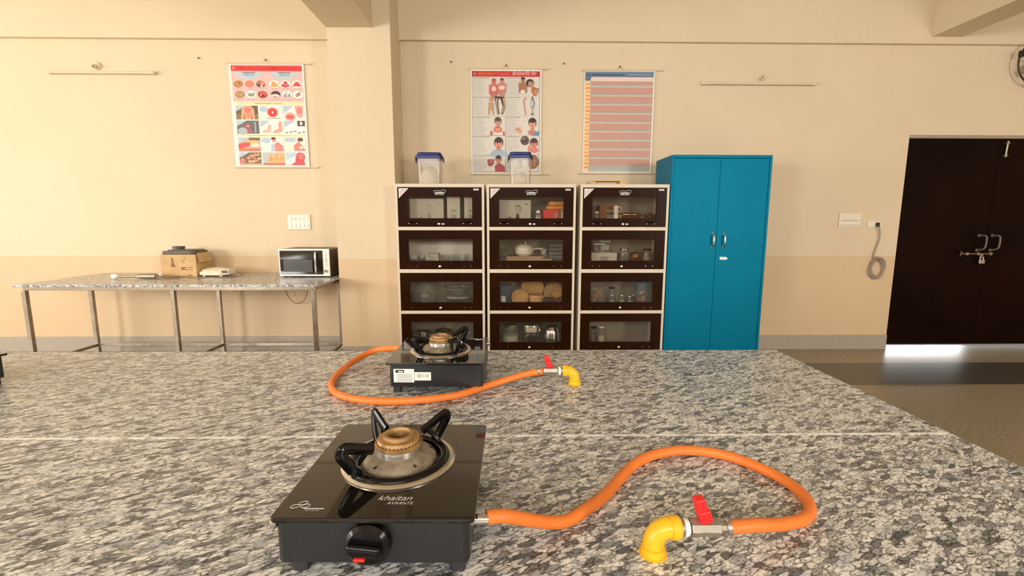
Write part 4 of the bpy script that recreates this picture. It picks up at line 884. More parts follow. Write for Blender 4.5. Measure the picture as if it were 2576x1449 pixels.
# ------------------------------------------------------------------ wall fittings
M_batten = mat('cream_batten_plastic', (0.74, 0.63, 0.46), 0.4, var=0.02)
def batten(label, x0, x1, z):
    t = thing('tube_light', label, 'light fitting', ((x0+x1)/2, YW, z)); h = (x1-x0)/2
    b = MB(); b.bx(-h, h, -0.022, 0, -0.012, 0.014, M_batten, 0.003); obj('batten', b, t)
    b = MB(); b.tube([(-h+0.03, -0.036, -0.002), (h-0.03, -0.036, -0.002)], 0.011, M_batten, seg=14, sub=1); o = obj('tube', b, t)
    for s in (-1, 1):
        b = MB(); b.box((s*(h-0.018), -0.028, 0), (0.03, 0.036, 0.028), M_batten, 0.004); obj('end_cap', b, t)
batten('unlit white tube light high on the wall left of the pink topped chart', -4.14, -3.18, 2.612)
batten('unlit white tube light on the wall between the blue almirah and dark door', 1.83, 2.905, 2.551)
def holder(label, x, z):
    t = thing('bulb_holder', label, 'lamp holder', (x, YW, z))
    b = MB(); b.lathe([(0.036, 0), (0.036, 0.010), (0.026, 0.020), (0, 0.020)], M_batten, (0, 0, 0), 28, RX90); obj('base', b, t)
    b = MB(); b.lathe([(0.017, 0.018), (0.017, 0.05), (0.014, 0.052), (0.013, 0.03), (0, 0.03)], M_batten, (0, 0, 0), 24, RX90 @ Matrix.Rotation(0.35, 4, 'X')); obj('socket', b, t)
holder('round bulb holder above the left tube light', -3.708, 2.675)
holder('round bulb holder above the right tube light', 2.385, 2.615)
M_swp = mat('switch_plate_plastic', (0.83, 0.76, 0.62), 0.35, var=0.02); M_sw = mat('switch_rocker', (0.88, 0.84, 0.74), 0.3, var=0.02)
def board(label, x0, x1, z0, z1, kind):
    t = thing('switch_board', label, 'switch board', ((x0+x1)/2, YW, (z0+z1)/2)); W_, H_ = (x1-x0)/2, (z1-z0)/2
    b = MB(); b.bx(-W_, W_, -0.014, 0, -H_, H_, M_swp, 0.004); obj('plate', b, t)
    if kind == 'many':
        for r in (0, 1):
            for k in range(5):
                x = -W_+0.028+k*(2*W_-0.056)/4; z = H_*(0.42 if r == 0 else -0.42)
                b = MB(); b.box((x, -0.016, z), (0.026, 0.008, 0.040), M_sw, 0.003, 0, 2)
                if k in (1, 3) and r == 0:
                    for dx_, dz_ in ((-0.006, 0), (0.006, 0), (0, 0.009)): b.lathe([(0.0028, 0), (0, 0.0002)], M_ink, (x+dx_, -0.0202, z+dz_), 8, RX90)
                obj('socket' if (k in (1, 3) and r == 0) else 'switch', b, t)
    elif kind == 'panel':
        b = MB(); b.bx(-W_+0.02, W_-0.02, -0.018, -0.013, -0.004, 0.002, M_greyink, 0.001); b.bx(-W_+0.02, W_-0.02, -0.018, -0.013, -H_+0.016, -H_+0.020, M_greyink, 0.001); obj('groove_strip', b, t)
        b = MB(); b.tube([(-0.01, -0.016, 0.02), (0.02, -0.022, 0.028), (0.05, -0.018, 0.03)], 0.003, M_sw, seg=6); obj('latch', b, t)
    else:
        b = MB(); b.box((-W_*0.45, -0.015, 0), (0.022, 0.006, 0.034), M_sw, 0.002); obj('switch', b, t)
    return t
board('white double row switch board above the microwave', -2.075, -1.860, 1.197, 1.340, 'many')
board('white distribution panel on the wall right of the blue almirah', 3.262, 3.476, 1.228, 1.358, 'panel')
sk = board('small socket plate with a black plug beside the dark door', 3.545, 3.690, 1.225, 1.285, 'one')
M_wire = mat('grey_wire', (0.32, 0.27, 0.21), 0.5, var=0.1)
wr = thing('coiled_cable', 'grey cable hanging from the socket plate and coiled beside the dark door', 'cable', (3.68, 4.55, 0.83))
b = MB(); b.box((-0.045, 0.0, 0.422), (0.024, 0.03, 0.040), M_ink, 0.006); obj('plug', b, wr)
b = MB(); b.tube([(-0.045, -0.008, 0.405), (-0.02, 0.0, 0.36), (-0.01, 0.008, 0.28), (-0.03, 0.012, 0.19), (-0.045, 0.012, 0.12), (-0.03, 0.008, 0.08)], 0.006, M_wire, seg=8, sub=6)
pts = []
for k in range(66):
    a = k*0.62; q = 1-0.35*((k % 23)/23); pts.append((0.078*q*math.cos(a)*(1+0.12*math.sin(k)), 0.008-0.010*((k*7) % 5)/5, 0.112*q*math.sin(a)-0.005))
b.tube(pts, 0.0042, M_wire, seg=6, sub=4); obj('wire', b, wr)
b = MB(); b.box((0.0, -0.006, 0.085), (0.03, 0.03, 0.012), M_cordbeige, 0.003); obj('tie', b, wr)
# wall fan at the right edge
M_fan = mat('fan_dark_wire', (0.04, 0.03, 0.02), 0.4, 0.5)
fn = thing('wall_fan', 'dark wire caged wall fan cut off at the upper right edge', 'fan', (4.945, 4.50, 2.74))
for r, y in ((0.205, 0), (0.14, -0.045), (0.07, -0.06)):
    b = MB(); b.tube([(r*math.cos(a), y, r*math.sin(a)) for a in [2*PI*k/24 for k in range(24)]], 0.007 if r > 0.2 else 0.003, M_fan, seg=8, sub=2, closed=True); obj('cage_ring', b, fn)
for k in range(24):
    a = 2*PI*k/24; b = MB(); b.tube([(0.205*math.cos(a), 0, 0.205*math.sin(a)), (0.14*math.cos(a), -0.045, 0.14*math.sin(a)), (0.03*math.cos(a), -0.064, 0.03*math.sin(a))], 0.0016, M_fan, seg=5, sub=3); obj('cage_wire', b, fn)
b = MB(); b.lathe([(0.035, -0.0), (0.05, 0.01), (0.05, 0.045), (0.03, 0.06), (0, 0.06)], M_fan, (0, 0, 0), 24, Matrix.Rotation(-PI/2, 4, 'X')); obj('motor', b, fn)
for k in range(3):
    b = MB(); b.box((0.095, 0, 0), (0.15, 0.004, 0.07), M_greycl, 0.0015, 0, 2, Matrix.Identity(4)); o = obj('blade', b, fn); o.rotation_euler = (0.25, k*2*PI/3+0.4, 0); o.location = (0, -0.02, 0)
b = MB(); b.tube([(0, 0.05, -0.03), (0, 0.058, -0.10), (0, 0.062, -0.16)], 0.012, M_fan); b.box((0, 0.070, -0.16), (0.07, 0.016, 0.10), M_fan, 0.004); obj('bracket', b, fn)
b = MB(); b.box((-0.19, 0.0, 0.07), (0.035, 0.03, 0.06), M_fan, 0.008); obj('cage_clip', b, fn)
for i, (x, z, lb) in enumerate(((-2.782, 2.746, 'bare nail in the wall left of the pink topped chart'), (-0.490, 2.729, 'bare nail in the wall left of the red headed poster'), (0.549, 2.719, 'bare nail in the wall between the two posters'))):
    b = MB(); b.lathe([(0.003, 0), (0.003, 0.016), (0.007, 0.0165), (0.007, 0.019), (0, 0.019)], M_fan, (0, 0, 0), 10, RX90); o = obj('wall_nail', b, None, (x, YW, z)); tag(o, lb, 'nail', 'bare wall nails')
# ------------------------------------------------------------------ printed wall charts
def ink(col):
    k = 'ink_%02x%02x%02x' % tuple(int(c*255) for c in col)
    return mat(k, tuple((c/12.92 if c < 0.04045 else ((c+0.055)/1.055)**2.4) for c in col), 0.45, var=0.03, scale=30)
class Art:
    def __init__(s, W_, H_): s.W, s.H, s.b, s.k = W_, H_, MB(), 0
    def pts(s, P, col):
        s.k += 1; y = -0.0012-0.000012*s.k
        s.b.flat([((u-0.5)*s.W, y, (0.5-v)*s.H) for u, v in P], ink(col))
    def rect(s, u0, v0, u1, v1, col): s.pts([(u0, v0), (u0, v1), (u1, v1), (u1, v0)], col)
    def ell(s, cu, cv, ru, rv, col, a0=0, a1=2*PI, n=20, rot=0):
        A = s.H/s.W; P = []
        for k in range(n+1 if a1-a0 < 6.2 else n):
            a = a0+(a1-a0)*k/n; x, y = ru*math.cos(a), rv*A*math.sin(a)
            P.append((cu+x*math.cos(rot)-y*math.sin(rot), cv+(x*math.sin(rot)+y*math.cos(rot))/A))
        s.pts(P, col)
    def lines(s, u0, v0, u1, v1, n, col, rnd):
        for k in range(n):
            v = v0+(v1-v0)*k/max(1, n-1); u = u0; end = u1-rnd.random()*(u1-u0)*0.35
            while u < end:
                w_ = rnd.uniform(0.015, 0.05); s.rect(u, v, min(u+w_, end), v+0.0032, col); u += w_+0.006
    def text(s, body, cu, cv, width, size, col, shear=0.0):
        s.k += 2; s.b.text(body, ink(col), T(((cu-0.5)*s.W, -0.0012-0.000012*s.k, (0.5-cv)*s.H)) @ RX90, size, width, shear=shear)
    def head(s, cu, cv, r, skin, hair, body=None, side=0):
        A = s.W/s.H
        if body: s.ell(cu, cv+r*A*2.6, r*1.9, r*A*1.35, body, PI, 2*PI); s.rect(cu-r*1.9, cv+r*A*2.6, cu+r*1.9, cv+r*A*2.75, body)
        s.rect(cu-r*0.4, cv+r*A*0.6, cu+r*0.4, cv+r*A*1.5, tuple(c*0.85 for c in skin))
        s.ell(cu+side*r*0.1, cv-r*A*0.15, r*0.98, r*A*1.15, hair)
        s.ell(cu, cv+r*A*0.18, r*0.78, r*A*1.0, skin)
        s.ell(cu, cv-r*A*0.65, r*0.86, r*A*0.55, hair)
        for d in (-1, 1):
            s.ell(cu+d*r*0.33, cv+r*A*0.05, r*0.13, r*A*0.08, (0.15, 0.08, 0.05), n=8); s.rect(cu+d*r*0.33-r*0.18, cv-r*A*0.14, cu+d*r*0.33+r*0.18, cv-r*A*0.08, hair)
        s.pts([(cu-r*0.08, cv+r*A*0.1), (cu-r*0.14, cv+r*A*0.42), (cu+r*0.14, cv+r*A*0.42)], tuple(c*0.8 for c in skin))
        s.ell(cu, cv+r*A*0.66, r*0.26, r*A*0.09, (0.6, 0.15, 0.12), n=10)
def chart(label, x0, x1, z0, z1, rod_t, rod_b, tilt=0.0):
    cx, cz = (x0+x1)/2, (z0+z1)/2; W_, H_ = x1-x0, z1-z0
    t = thing('wall_chart', label, 'poster', (cx, YW-0.010, cz)); t.rotation_euler = (0, tilt, 0)
    b = MB(); b.bx(-W_/2, W_/2, -0.0008, 0.0, -H_/2, H_/2, M_paper); obj('paper_sheet', b, t)
    for (a, c), z in ((rod_t, H_/2+0.004), (rod_b, -H_/2-0.006)):
        b = MB(); b.tube([(a-cx, -0.002, z), (c-cx, -0.002, z)], 0.0075, M_rod, seg=12, sub=1); obj('rod', b, t)
    b = MB(); b.tube([(-0.03, -0.002, H_/2+0.008), (0, 0.002, H_/2+0.036), (0.03, -0.002, H_/2+0.008)], 0.0012, M_fan, seg=5, sub=1); b.lathe([(0.006, 0), (0.006, 0.01), (0, 0.01)], M_fan, (0, 0.004, H_/2+0.036), 10, RX90); obj('hanging_loop', b, t)
    return t, Art(W_, H_)
M_paper = mat('glossy_chart_paper', (0.84, 0.82, 0.78), 0.3, var=0.02); M_rod = mat('cream_plastic_rod', (0.72, 0.60, 0.42), 0.4, var=0.05)
SK = (0.86, 0.62, 0.48); RD = (0.82, 0.28, 0.25); PK = (0.93, 0.66, 0.62); HB = (0.22, 0.13, 0.10); LB = (0.70, 0.78, 0.84); WHT = (0.96, 0.95, 0.92); GR = (0.62, 0.62, 0.60); BR = (0.62, 0.40, 0.22); DK = (0.30, 0.22, 0.18)
rnd = random.Random(11)
# chart 1
t, A = chart('wall chart with pink top, food circles and rows of small pictures, left of the column', -2.522, -1.838, 1.785, 2.700, (-2.54, -1.765), (-2.525, -1.755))
A.rect(0.03, 0.012, 0.975, 0.985, (0.96, 0.93, 0.88)); A.rect(0.03, 0.012, 0.975, 0.068, (0.90, 0.22, 0.20)); A.rect(0.03, 0.012, 0.975, 0.022, (0.93, 0.45, 0.40))
A.text('MALNUTRITION', 0.385, 0.043, 0.36, 0.045, (0.70, 0.13, 0.13)); A.text('अल्पपोषण', 0.72, 0.041, 0.24, 0.045, (0.72, 0.13, 0.10)); A.ell(0.065, 0.04, 0.015, 0.011, (0.95, 0.6, 0.55))
A.rect(0.03, 0.068, 0.975, 0.362, (0.93, 0.73, 0.72))
for c in (0.26, 0.73):
    A.pts([(c-0.20, 0.082), (c-0.17, 0.115), (c-0.04, 0.150), (c, 0.156), (c+0.04, 0.150), (c+0.17, 0.115), (c+0.20, 0.082)], (0.72, 0.79, 0.83))
    A.rect(c-0.08, 0.078, c+0.09, 0.086, (0.36, 0.44, 0.50)); A.rect(c-0.06, 0.092, c+0.02, 0.098, (0.45, 0.52, 0.58)); A.rect(c+0.03, 0.092, c+0.08, 0.098, (0.5, 0.56, 0.6)); A.rect(c-0.06, 0.106, c+0.01, 0.112, (0.4, 0.46, 0.52)); A.rect(c+0.02, 0.106, c+0.07, 0.112, (0.5, 0.56, 0.6))
cols = ((0.115, BR, (0.78, 0.55, 0.34)), (0.265, (0.90, 0.45, 0.34), (0.94, 0.52, 0.40)), (0.415, (0.45, 0.25, 0.15), (0.88, 0.55, 0.42)), (0.595, WHT, (0.92, 0.64, 0.36)), (0.745, WHT, (0.78, 0.25, 0.22)), (0.895, WHT, (0.82, 0.32, 0.30)))
for i, (u, c1, c2) in enumerate(cols):
    A.ell(u, 0.192, 0.066, 0.037, WHT); A.ell(u, 0.192, 0.063, 0.035, c1)
    if i == 0: A.ell(u, 0.19, 0.05, 0.028, c2, rot=0.4); A.ell(u+0.01, 0.185, 0.02, 0.012, BR)
    elif i == 1: A.pts([(u-0.05, 0.172), (u+0.02, 0.165), (u+0.052, 0.178), (u+0.045, 0.21), (u, 0.222), (u-0.05, 0.213)], c2)
    elif i == 2: A.ell(u+0.022, 0.182, 0.036, 0.022, c2, rot=0.5); A.ell(u-0.03, 0.180, 0.03, 0.014, (0.75, 0.42, 0.38)); A.pts([(u, 0.198), (u+0.028, 0.217), (u+0.002, 0.226), (u-0.01, 0.215)], WHT)
    elif i == 3: A.pts([(u-0.03, 0.168), (u-0.01, 0.165), (u+0.045, 0.190), (u+0.052, 0.208), (u+0.02, 0.220), (u-0.045, 0.217), (u-0.042, 0.190)], c2)
    elif i == 4:
        for dx_, dy_ in ((0, -0.014), (-0.028, 0.012), (0.022, 0.012), (0, 0.018)): A.ell(u+dx_, 0.192+dy_, 0.026, 0.015, c2)
        A.ell(u+0.012, 0.203, 0.012, 0.007, (0.95, 0.65, 0.6))
    else: A.pts([(u-0.055, 0.207), (u-0.02, 0.170), (u+0.02, 0.168), (u+0.058, 0.205), (u+0.04, 0.213), (u-0.04, 0.213)], c2)
    A.rect(u-0.04, 0.236, u+0.04, 0.2395, (0.72, 0.5, 0.46))
for i, (u, c1) in enumerate(((0.125, (0.62, 0.48, 0.30)), (0.275, WHT), (0.43, (0.60, 0.20, 0.16)), (0.605, (0.28, 0.18, 0.13)), (0.755, WHT), (0.90, WHT))):
    A.ell(u, 0.292, 0.068, 0.038, WHT); A.ell(u, 0.292, 0.065, 0.036, c1)
    if i == 0: A.ell(u-0.006, 0.288, 0.05, 0.025, (0.72, 0.57, 0.37)); A.ell(u+0.02, 0.30, 0.03, 0.006, (0.78, 0.66, 0.46), rot=-0.8)
    elif i == 1:
        for k, r in enumerate((-1.0, -0.35, 0.25, 0.8)): A.ell(u-0.03+0.022*k, 0.293, 0.030, 0.006, (0.46, 0.44, 0.38), rot=PI/2+r*0.6)
    elif i == 2: A.ell(u+0.01, 0.282, 0.05, 0.022, (0.80, 0.35, 0.30)); A.ell(u, 0.302, 0.02, 0.014, (0.42, 0.16, 0.12)); A.ell(u-0.025, 0.298, 0.014, 0.010, (0.88, 0.55, 0.5))
    elif i == 3: A.ell(u-0.01, 0.306, 0.062, 0.020, (0.88, 0.78, 0.75)); A.ell(u+0.02, 0.302, 0.028, 0.008, WHT); A.ell(u-0.01, 0.316, 0.03, 0.005, (0.7, 0.45, 0.4))
    elif i == 4: A.rect(u-0.012, 0.262, u-0.002, 0.30, (0.5, 0.46, 0.44)); A.rect(u-0.045, 0.285, u-0.02, 0.322, (0.66, 0.58, 0.56)); A.rect(u-0.02, 0.292, u+0.02, 0.325, (0.68, 0.72, 0.72)); A.rect(u+0.022, 0.283, u+0.045, 0.318, (0.58, 0.5, 0.48))
    else:
        for k in range(4): A.ell(u+0.004*k, 0.280+0.008*k, 0.05-0.004*k, 0.0045, (0.62+0.04*(k % 2), 0.52, 0.50), rot=-0.55)
    A.rect(u-0.045, 0.336, u+0.045, 0.3395, (0.72, 0.5, 0.46))
A.rect(0.045, 0.366, 0.975, 0.392, (0.95, 0.86, 0.66)); A.rect(0.32, 0.375, 0.54, 0.383, (0.80, 0.55, 0.32)); A.rect(0.56, 0.375, 0.68, 0.383, (0.84, 0.60, 0.38))
A.rect(0.045, 0.682, 0.975, 0.702, (0.95, 0.87, 0.68)); A.rect(0.20, 0.689, 0.46, 0.695, (0.82, 0.62, 0.42)); A.rect(0.48, 0.689, 0.78, 0.695, (0.86, 0.68, 0.46))
CU = ((0.055, 0.352), (0.372, 0.672), (0.690, 0.972)); CV = ((0.400, 0.535), (0.545, 0.674), (0.712, 0.848), (0.858, 0.985))
def cell(i, j, bgc): A.rect(CU[j][0], CV[i][0], CU[j][1], CV[i][1], bgc); return CU[j][0], CV[i][0], CU[j][1]-CU[j][0], CV[i][1]-CV[i][0]
def fold(u, v, w_, h): A.pts([(u, v), (u, v+h*0.42), (u+w_*0.2, v+h*0.26), (u+w_*0.45, v)], LB)
u, v, w_, h = cell(0, 0, (0.42, 0.34, 0.26)); A.rect(u, v+h*0.6, u+w_, v+h, (0.55, 0.44, 0.32)); fold(u, v, w_, h)
A.pts([(u+w_*0.42, v), (u+w_*0.68, v), (u+w_*0.82, v+h*0.25), (u+w_*0.84, v+h), (u+w_*0.74, v+h), (u+w_*0.72, v+h*0.5), (u+w_*0.66, v+h), (u+w_*0.40, v+h), (u+w_*0.36, v+h*0.5), (u+w_*0.32, v+h), (u+w_*0.22, v+h), (u+w_*0.26, v+h*0.25)], (0.92, 0.66, 0.50))
A.ell(u+w_*0.54, v+h*0.32, w_*0.17, h*0.22, (0.90, 0.48, 0.42)); A.ell(u+w_*0.54, v+h*0.7, w_*0.13, h*0.2, (0.93, 0.56, 0.47))
u, v, w_, h = cell(0, 1, (0.88, 0.89, 0.88)); A.ell(u+w_*0.2, v+h*0.25, w_*0.2, h*0.22, LB); A.ell(u+w_*0.55, v+h*0.62, w_*0.36, h*0.30, (0.93, 0.90, 0.86)); A.ell(u+w_*0.58, v+h*0.48, w_*0.24, h*0.34, (0.88, 0.32, 0.30)); A.ell(u+w_*0.58, v+h*0.50, w_*0.14, h*0.22, (0.82, 0.16, 0.17)); A.ell(u+w_*0.58, v+h*0.48, w_*0.035, h*0.10, WHT); A.rect(u+w_*0.3, v+h*0.88, u+w_*0.9, v+h*0.93, (0.6, 0.58, 0.54))
u, v, w_, h = cell(0, 2, (0.90, 0.91, 0.91)); A.pts([(u, v), (u, v+h*0.6), (u+w_*0.5, v)], LB); A.ell(u+w_*0.32, v+h*0.78, w_*0.26, h*0.30, PK); A.ell(u+w_*0.32, v+h*0.80, w_*0.19, h*0.16, (0.84, 0.36, 0.36)); A.pts([(u+w_*0.55, v), (u+w_*0.95, v), (u+w_*0.93, v+h*0.75), (u+w_*0.8, v+h*0.9), (u+w_*0.64, v+h*0.7)], (0.93, 0.62, 0.60)); A.ell(u+w_*0.78, v+h*0.35, w_*0.12, h*0.2, (0.88, 0.48, 0.46))
u, v, w_, h = cell(1, 0, (0.40, 0.40, 0.40)); A.ell(u+w_*0.25, v+h*0.8, w_*0.22, h*0.28, (0.68, 0.72, 0.74)); fold(u, v, w_, h); A.rect(u+w_*0.8, v+h*0.1, u+w_*0.86, v+h*0.95, (0.66, 0.66, 0.66)); A.ell(u+w_*0.48, v+h*0.45, w_*0.15, h*0.2, (0.66, 0.33, 0.34)); A.ell(u+w_*0.57, v+h*0.8, w_*0.12, h*0.18, (0.62, 0.36, 0.38)); A.ell(u+w_*0.5, v+h*0.42, w_*0.05, h*0.07, (0.9, 0.75, 0.74))
u, v, w_, h = cell(1, 1, (0.93, 0.91, 0.88)); A.pts([(u, v), (u, v+h*0.5), (u+w_*0.45, v)], LB); A.pts([(u+w_*0.36, v+h*0.3), (u+w_*0.48, v+h*0.35), (u+w_*0.46, v+h*0.9), (u+w_*0.08, v+h*0.92), (u+w_*0.1, v+h*0.78), (u+w_*0.3, v+h*0.62)], (0.93, 0.72, 0.68)); A.pts([(u+w_*0.82, v+h*0.08), (u+w_*0.97, v+h*0.1), (u+w_*0.98, v+h*0.8), (u+w_*0.85, v+h*0.94), (u+w_*0.55, v+h*0.94), (u+w_*0.56, v+h*0.8), (u+w_*0.8, v+h*0.6)], (0.90, 0.64, 0.60)); A.rect(u+w_*0.5, v, u+w_*0.515, v+h, WHT)
u, v, w_, h = cell(1, 2, (0.95, 0.94, 0.92)); A.pts([(u, v), (u, v+h*0.5), (u+w_*0.6, v)], LB); A.rect(u+w_*0.64, v, u+w_, v+h*0.42, (0.30, 0.29, 0.28)); A.ell(u+w_*0.82, v+h*0.2, w_*0.07, h*0.16, (0.8, 0.8, 0.78)); A.ell(u+w_*0.3, v+h*0.5, w_*0.22, h*0.16, WHT)
for k in range(5): A.ell(u+w_*(0.12+k*0.2), v+h*(0.88-0.05*(k % 3)), w_*0.075, h*0.07, (0.32, 0.24, 0.22), 0, PI)
u, v, w_, h = cell(2, 0, (0.78, 0.70, 0.60)); A.rect(u+w_*0.5, v, u+w_, v+h*0.2, (0.45, 0.36, 0.27)); A.pts([(u, v+h*0.5), (u+w_*0.2, v+h*0.38), (u+w_*0.55, v+h*0.35), (u+w_*0.5, v+h*0.62), (u, v+h*0.85)], (0.84, 0.30, 0.26)); A.rect(u, v+h*0.78, u+w_, v+h, (0.88, 0.46, 0.36)); A.ell(u+w_*0.7, v+h*0.32, w_*0.2, h*0.14, (0.93, 0.72, 0.48)); A.ell(u+w_*0.78, v+h*0.55, w_*0.22, h*0.14, (0.92, 0.86, 0.76)); fold(u, v, w_, h)
u, v, w_, h = cell(2, 1, (0.93, 0.92, 0.90)); A.ell(u+w_*0.2, v+h*0.2, w_*0.22, h*0.2, LB); A.pts([(u+w_*0.4, v+h), (u+w_*0.44, v+h*0.5), (u+w_*0.55, v+h*0.4), (u+w_*0.62, v+h)], LB); A.pts([(u+w_*0.60, v+h), (u+w_*0.58, v+h*0.45), (u+w_*0.74, v+h*0.3), (u+w_*0.96, v+h*0.6), (u+w_*0.99, v+h)], (0.88, 0.52, 0.52)); A.ell(u+w_*0.56, v+h*0.16, w_*0.10, h*0.16, (0.84, 0.54, 0.50)); A.ell(u+w_*0.54, v+h*0.05, w_*0.11, h*0.08, HB, 0, PI*2)
u, v, w_, h = cell(2, 2, (0.92, 0.90, 0.85)); A.rect(u, v, u+w_*0.5, v+h*0.3, LB); A.pts([(u+w_*0.42, v+h*0.95), (u+w_*0.42, v+h*0.55), (u+w_*0.62, v+h*0.32), (u+w_*0.8, v+h*0.5), (u+w_*0.97, v+h*0.95)], (0.85, 0.50, 0.46)); A.ell(u+w_*0.68, v+h*0.22, w_*0.10, h*0.15, SK); A.ell(u+w_*0.74, v+h*0.13, w_*0.14, h*0.14, (0.36, 0.28, 0.26)); A.ell(u+w_*0.76, v+h*0.72, w_*0.12, h*0.12, (0.93, 0.80, 0.74))
u, v, w_, h = cell(3, 0, (0.45, 0.36, 0.28)); fold(u, v, w_, h); A.rect(u, v+h*0.86, u+w_, v+h, (0.84, 0.62, 0.46))
for k in range(11): A.ell(u+w_*(0.42+0.05*k), v+h*(0.45+0.28*math.sin(k*1.9)), w_*0.085, h*0.10, ((0.86, 0.60, 0.42), (0.90, 0.70, 0.46), (0.80, 0.46, 0.38))[k % 3])
A.ell(u+w_*0.14, v+h*0.7, w_*0.12, h*0.25, (0.84, 0.48, 0.42))
u, v, w_, h = cell(3, 1, (0.90, 0.72, 0.50)); A.pts([(u, v), (u, v+h), (u+w_*0.2, v+h), (u+w_*0.3, v+h*0.5), (u+w_*0.6, v)], (0.72, 0.76, 0.76)); A.rect(u, v+h*0.84, u+w_, v+h, (0.86, 0.38, 0.24))
for c in (0.36, 0.62, 0.86): A.ell(u+w_*c, v+h*0.25, w_*0.08, h*0.13, (0.93, 0.66, 0.46)); A.pts([(u+w_*(c-0.09), v+h*0.88), (u+w_*(c-0.08), v+h*0.38), (u+w_*(c+0.09), v+h*0.36), (u+w_*(c+0.08), v+h*0.88), (u+w_*c, v+h*0.6)], (0.93, 0.56+0.1*c, 0.42))
u, v, w_, h = cell(3, 2, (0.93, 0.93, 0.91)); A.pts([(u, v), (u+w_, v), (u, v+h*0.6)], (0.74, 0.82, 0.88)); A.ell(u+w_*0.70, v+h*0.36, w_*0.23, h*0.36, (0.84, 0.34, 0.34)); A.pts([(u+w_*0.46, v+h*0.4), (u+w_*0.44, v+h*0.75), (u+w_*0.2, v+h), (u+w_*0.92, v+h), (u+w_*0.86, v+h*0.5)], (0.80, 0.30, 0.31)); A.ell(u+w_*0.74, v+h*0.35, w_*0.12, h*0.2, (0.88, 0.48, 0.46)); A.rect(u+w_*0.6, v+h*0.36, u+w_*0.9, v+h*0.385, (0.7, 0.2, 0.22))
obj('printed_picture', A.b, t)
# chart 2
t, A = chart('wall chart with red DEFICIENCY DISEASES heading and drawings of patients', -0.312, 0.346, 1.728, 2.668, (-0.335, 0.410), (-0.320, 0.425))
A.rect(0.02, 0.018, 0.975, 0.985, (0.80, 0.77, 0.72)); A.rect(0.02, 0.018, 0.975, 0.070, (0.76, 0.14, 0.15))
A.text('DEFICIENCY', 0.235, 0.045, 0.165, 0.036, (0.96, 0.55, 0.16)); A.text('DISEASES', 0.465, 0.045, 0.125, 0.036, (0.95, 0.45, 0.36)); A.text('हीनताजनित रोग', 0.755, 0.044, 0.22, 0.042, (0.95, 0.85, 0.82)); A.ell(0.06, 0.044, 0.016, 0.012, (0.85, 0.5, 0.5))
CU = ((0.025, 0.488), (0.500, 0.970)); CV = ((0.074, 0.252), (0.257, 0.440), (0.447, 0.628), (0.634, 0.815), (0.821, 0.982)); PG = (0.86, 0.84, 0.81)
for i, (a, c) in enumerate(CV):
    for j, (p, q) in enumerate(CU):
        A.rect(p, a, q, c, PG); A.rect(p+0.005, a+0.006, p+(0.20 if j else 0.24), a+0.012, (0.55, 0.53, 0.50)); A.lines(p+0.012, a+0.024, p+0.20, c-0.012, 15, (0.66, 0.65, 0.63), rnd)
HR = (0.20, 0.12, 0.09)
def child(cu, cv, s, skin, hair, legs=True):
    a = 0.7
    A.ell(cu-0.055*s, cv+0.06*s, 0.014*s, 0.055*s, skin); A.ell(cu+0.055*s, cv+0.06*s, 0.014*s, 0.055*s, skin)
    if legs: A.ell(cu-0.025*s, cv+0.13*s, 0.018*s, 0.05*s, skin); A.ell(cu+0.025*s, cv+0.13*s, 0.018*s, 0.05*s, skin)
    A.ell(cu, cv+0.055*s, 0.048*s, 0.055*s, skin); A.ell(cu, cv-0.015*s, 0.030*s, 0.026*s, skin); A.ell(cu, cv-0.034*s, 0.031*s, 0.014*s, hair)
child(0.325, 0.135, 0.95, (0.80, 0.42, 0.38), (0.72, 0.30, 0.28)); A.ell(0.325, 0.185, 0.030, 0.026, (0.93, 0.80, 0.76))
child(0.44, 0.125, 0.85, (0.82, 0.50, 0.45), (0.50, 0.25, 0.20)); A.ell(0.44, 0.175, 0.045, 0.018, (0.90, 0.85, 0.78))
child(0.735, 0.115, 0.85, (0.66, 0.46, 0.32), HR, False); A.ell(0.735, 0.205, 0.06, 0.024, (0.62, 0.44, 0.30)); A.ell(0.735, 0.215, 0.035, 0.022, (0.88, 0.86, 0.82))
A.ell(0.835, 0.130, 0.055, 0.036, HR, rot=0.5); A.ell(0.845, 0.140, 0.042, 0.026, (0.72, 0.54, 0.42), rot=0.5); A.pts([(0.86, 0.16), (0.96, 0.185), (0.95, 0.215), (0.92, 0.25), (0.885, 0.25), (0.855, 0.205)], (0.70, 0.42, 0.24)); A.ell(0.915, 0.215, 0.03, 0.024, (0.80, 0.54, 0.40))
TN = (0.76, 0.60, 0.42)
A.ell(0.285, 0.285, 0.022, 0.024, TN); A.pts([(0.25, 0.315), (0.32, 0.315), (0.325, 0.43), (0.305, 0.43), (0.300, 0.385), (0.265, 0.385), (0.262, 0.43), (0.242, 0.43)], TN)
A.pts([(0.335, 0.255), (0.47, 0.262), (0.485, 0.35), (0.455, 0.425), (0.432, 0.425), (0.452, 0.35), (0.425, 0.29), (0.405, 0.268), (0.385, 0.29), (0.385, 0.35), (0.405, 0.425), (0.375, 0.425), (0.355, 0.35)], (0.22, 0.15, 0.12))
A.pts([(0.35, 0.275), (0.375, 0.272), (0.372, 0.35), (0.392, 0.42), (0.378, 0.42), (0.358, 0.35)], (0.76, 0.64, 0.55)); A.pts([(0.445, 0.272), (0.475, 0.272), (0.485, 0.33), (0.455, 0.415), (0.442, 0.41), (0.465, 0.335)], TN)
A.pts([(0.765, 0.26), (0.785, 0.275), (0.758, 0.30), (0.762, 0.34), (0.782, 0.42), (0.80, 0.428), (0.765, 0.428), (0.745, 0.34), (0.738, 0.295)], (0.80, 0.58, 0.54))
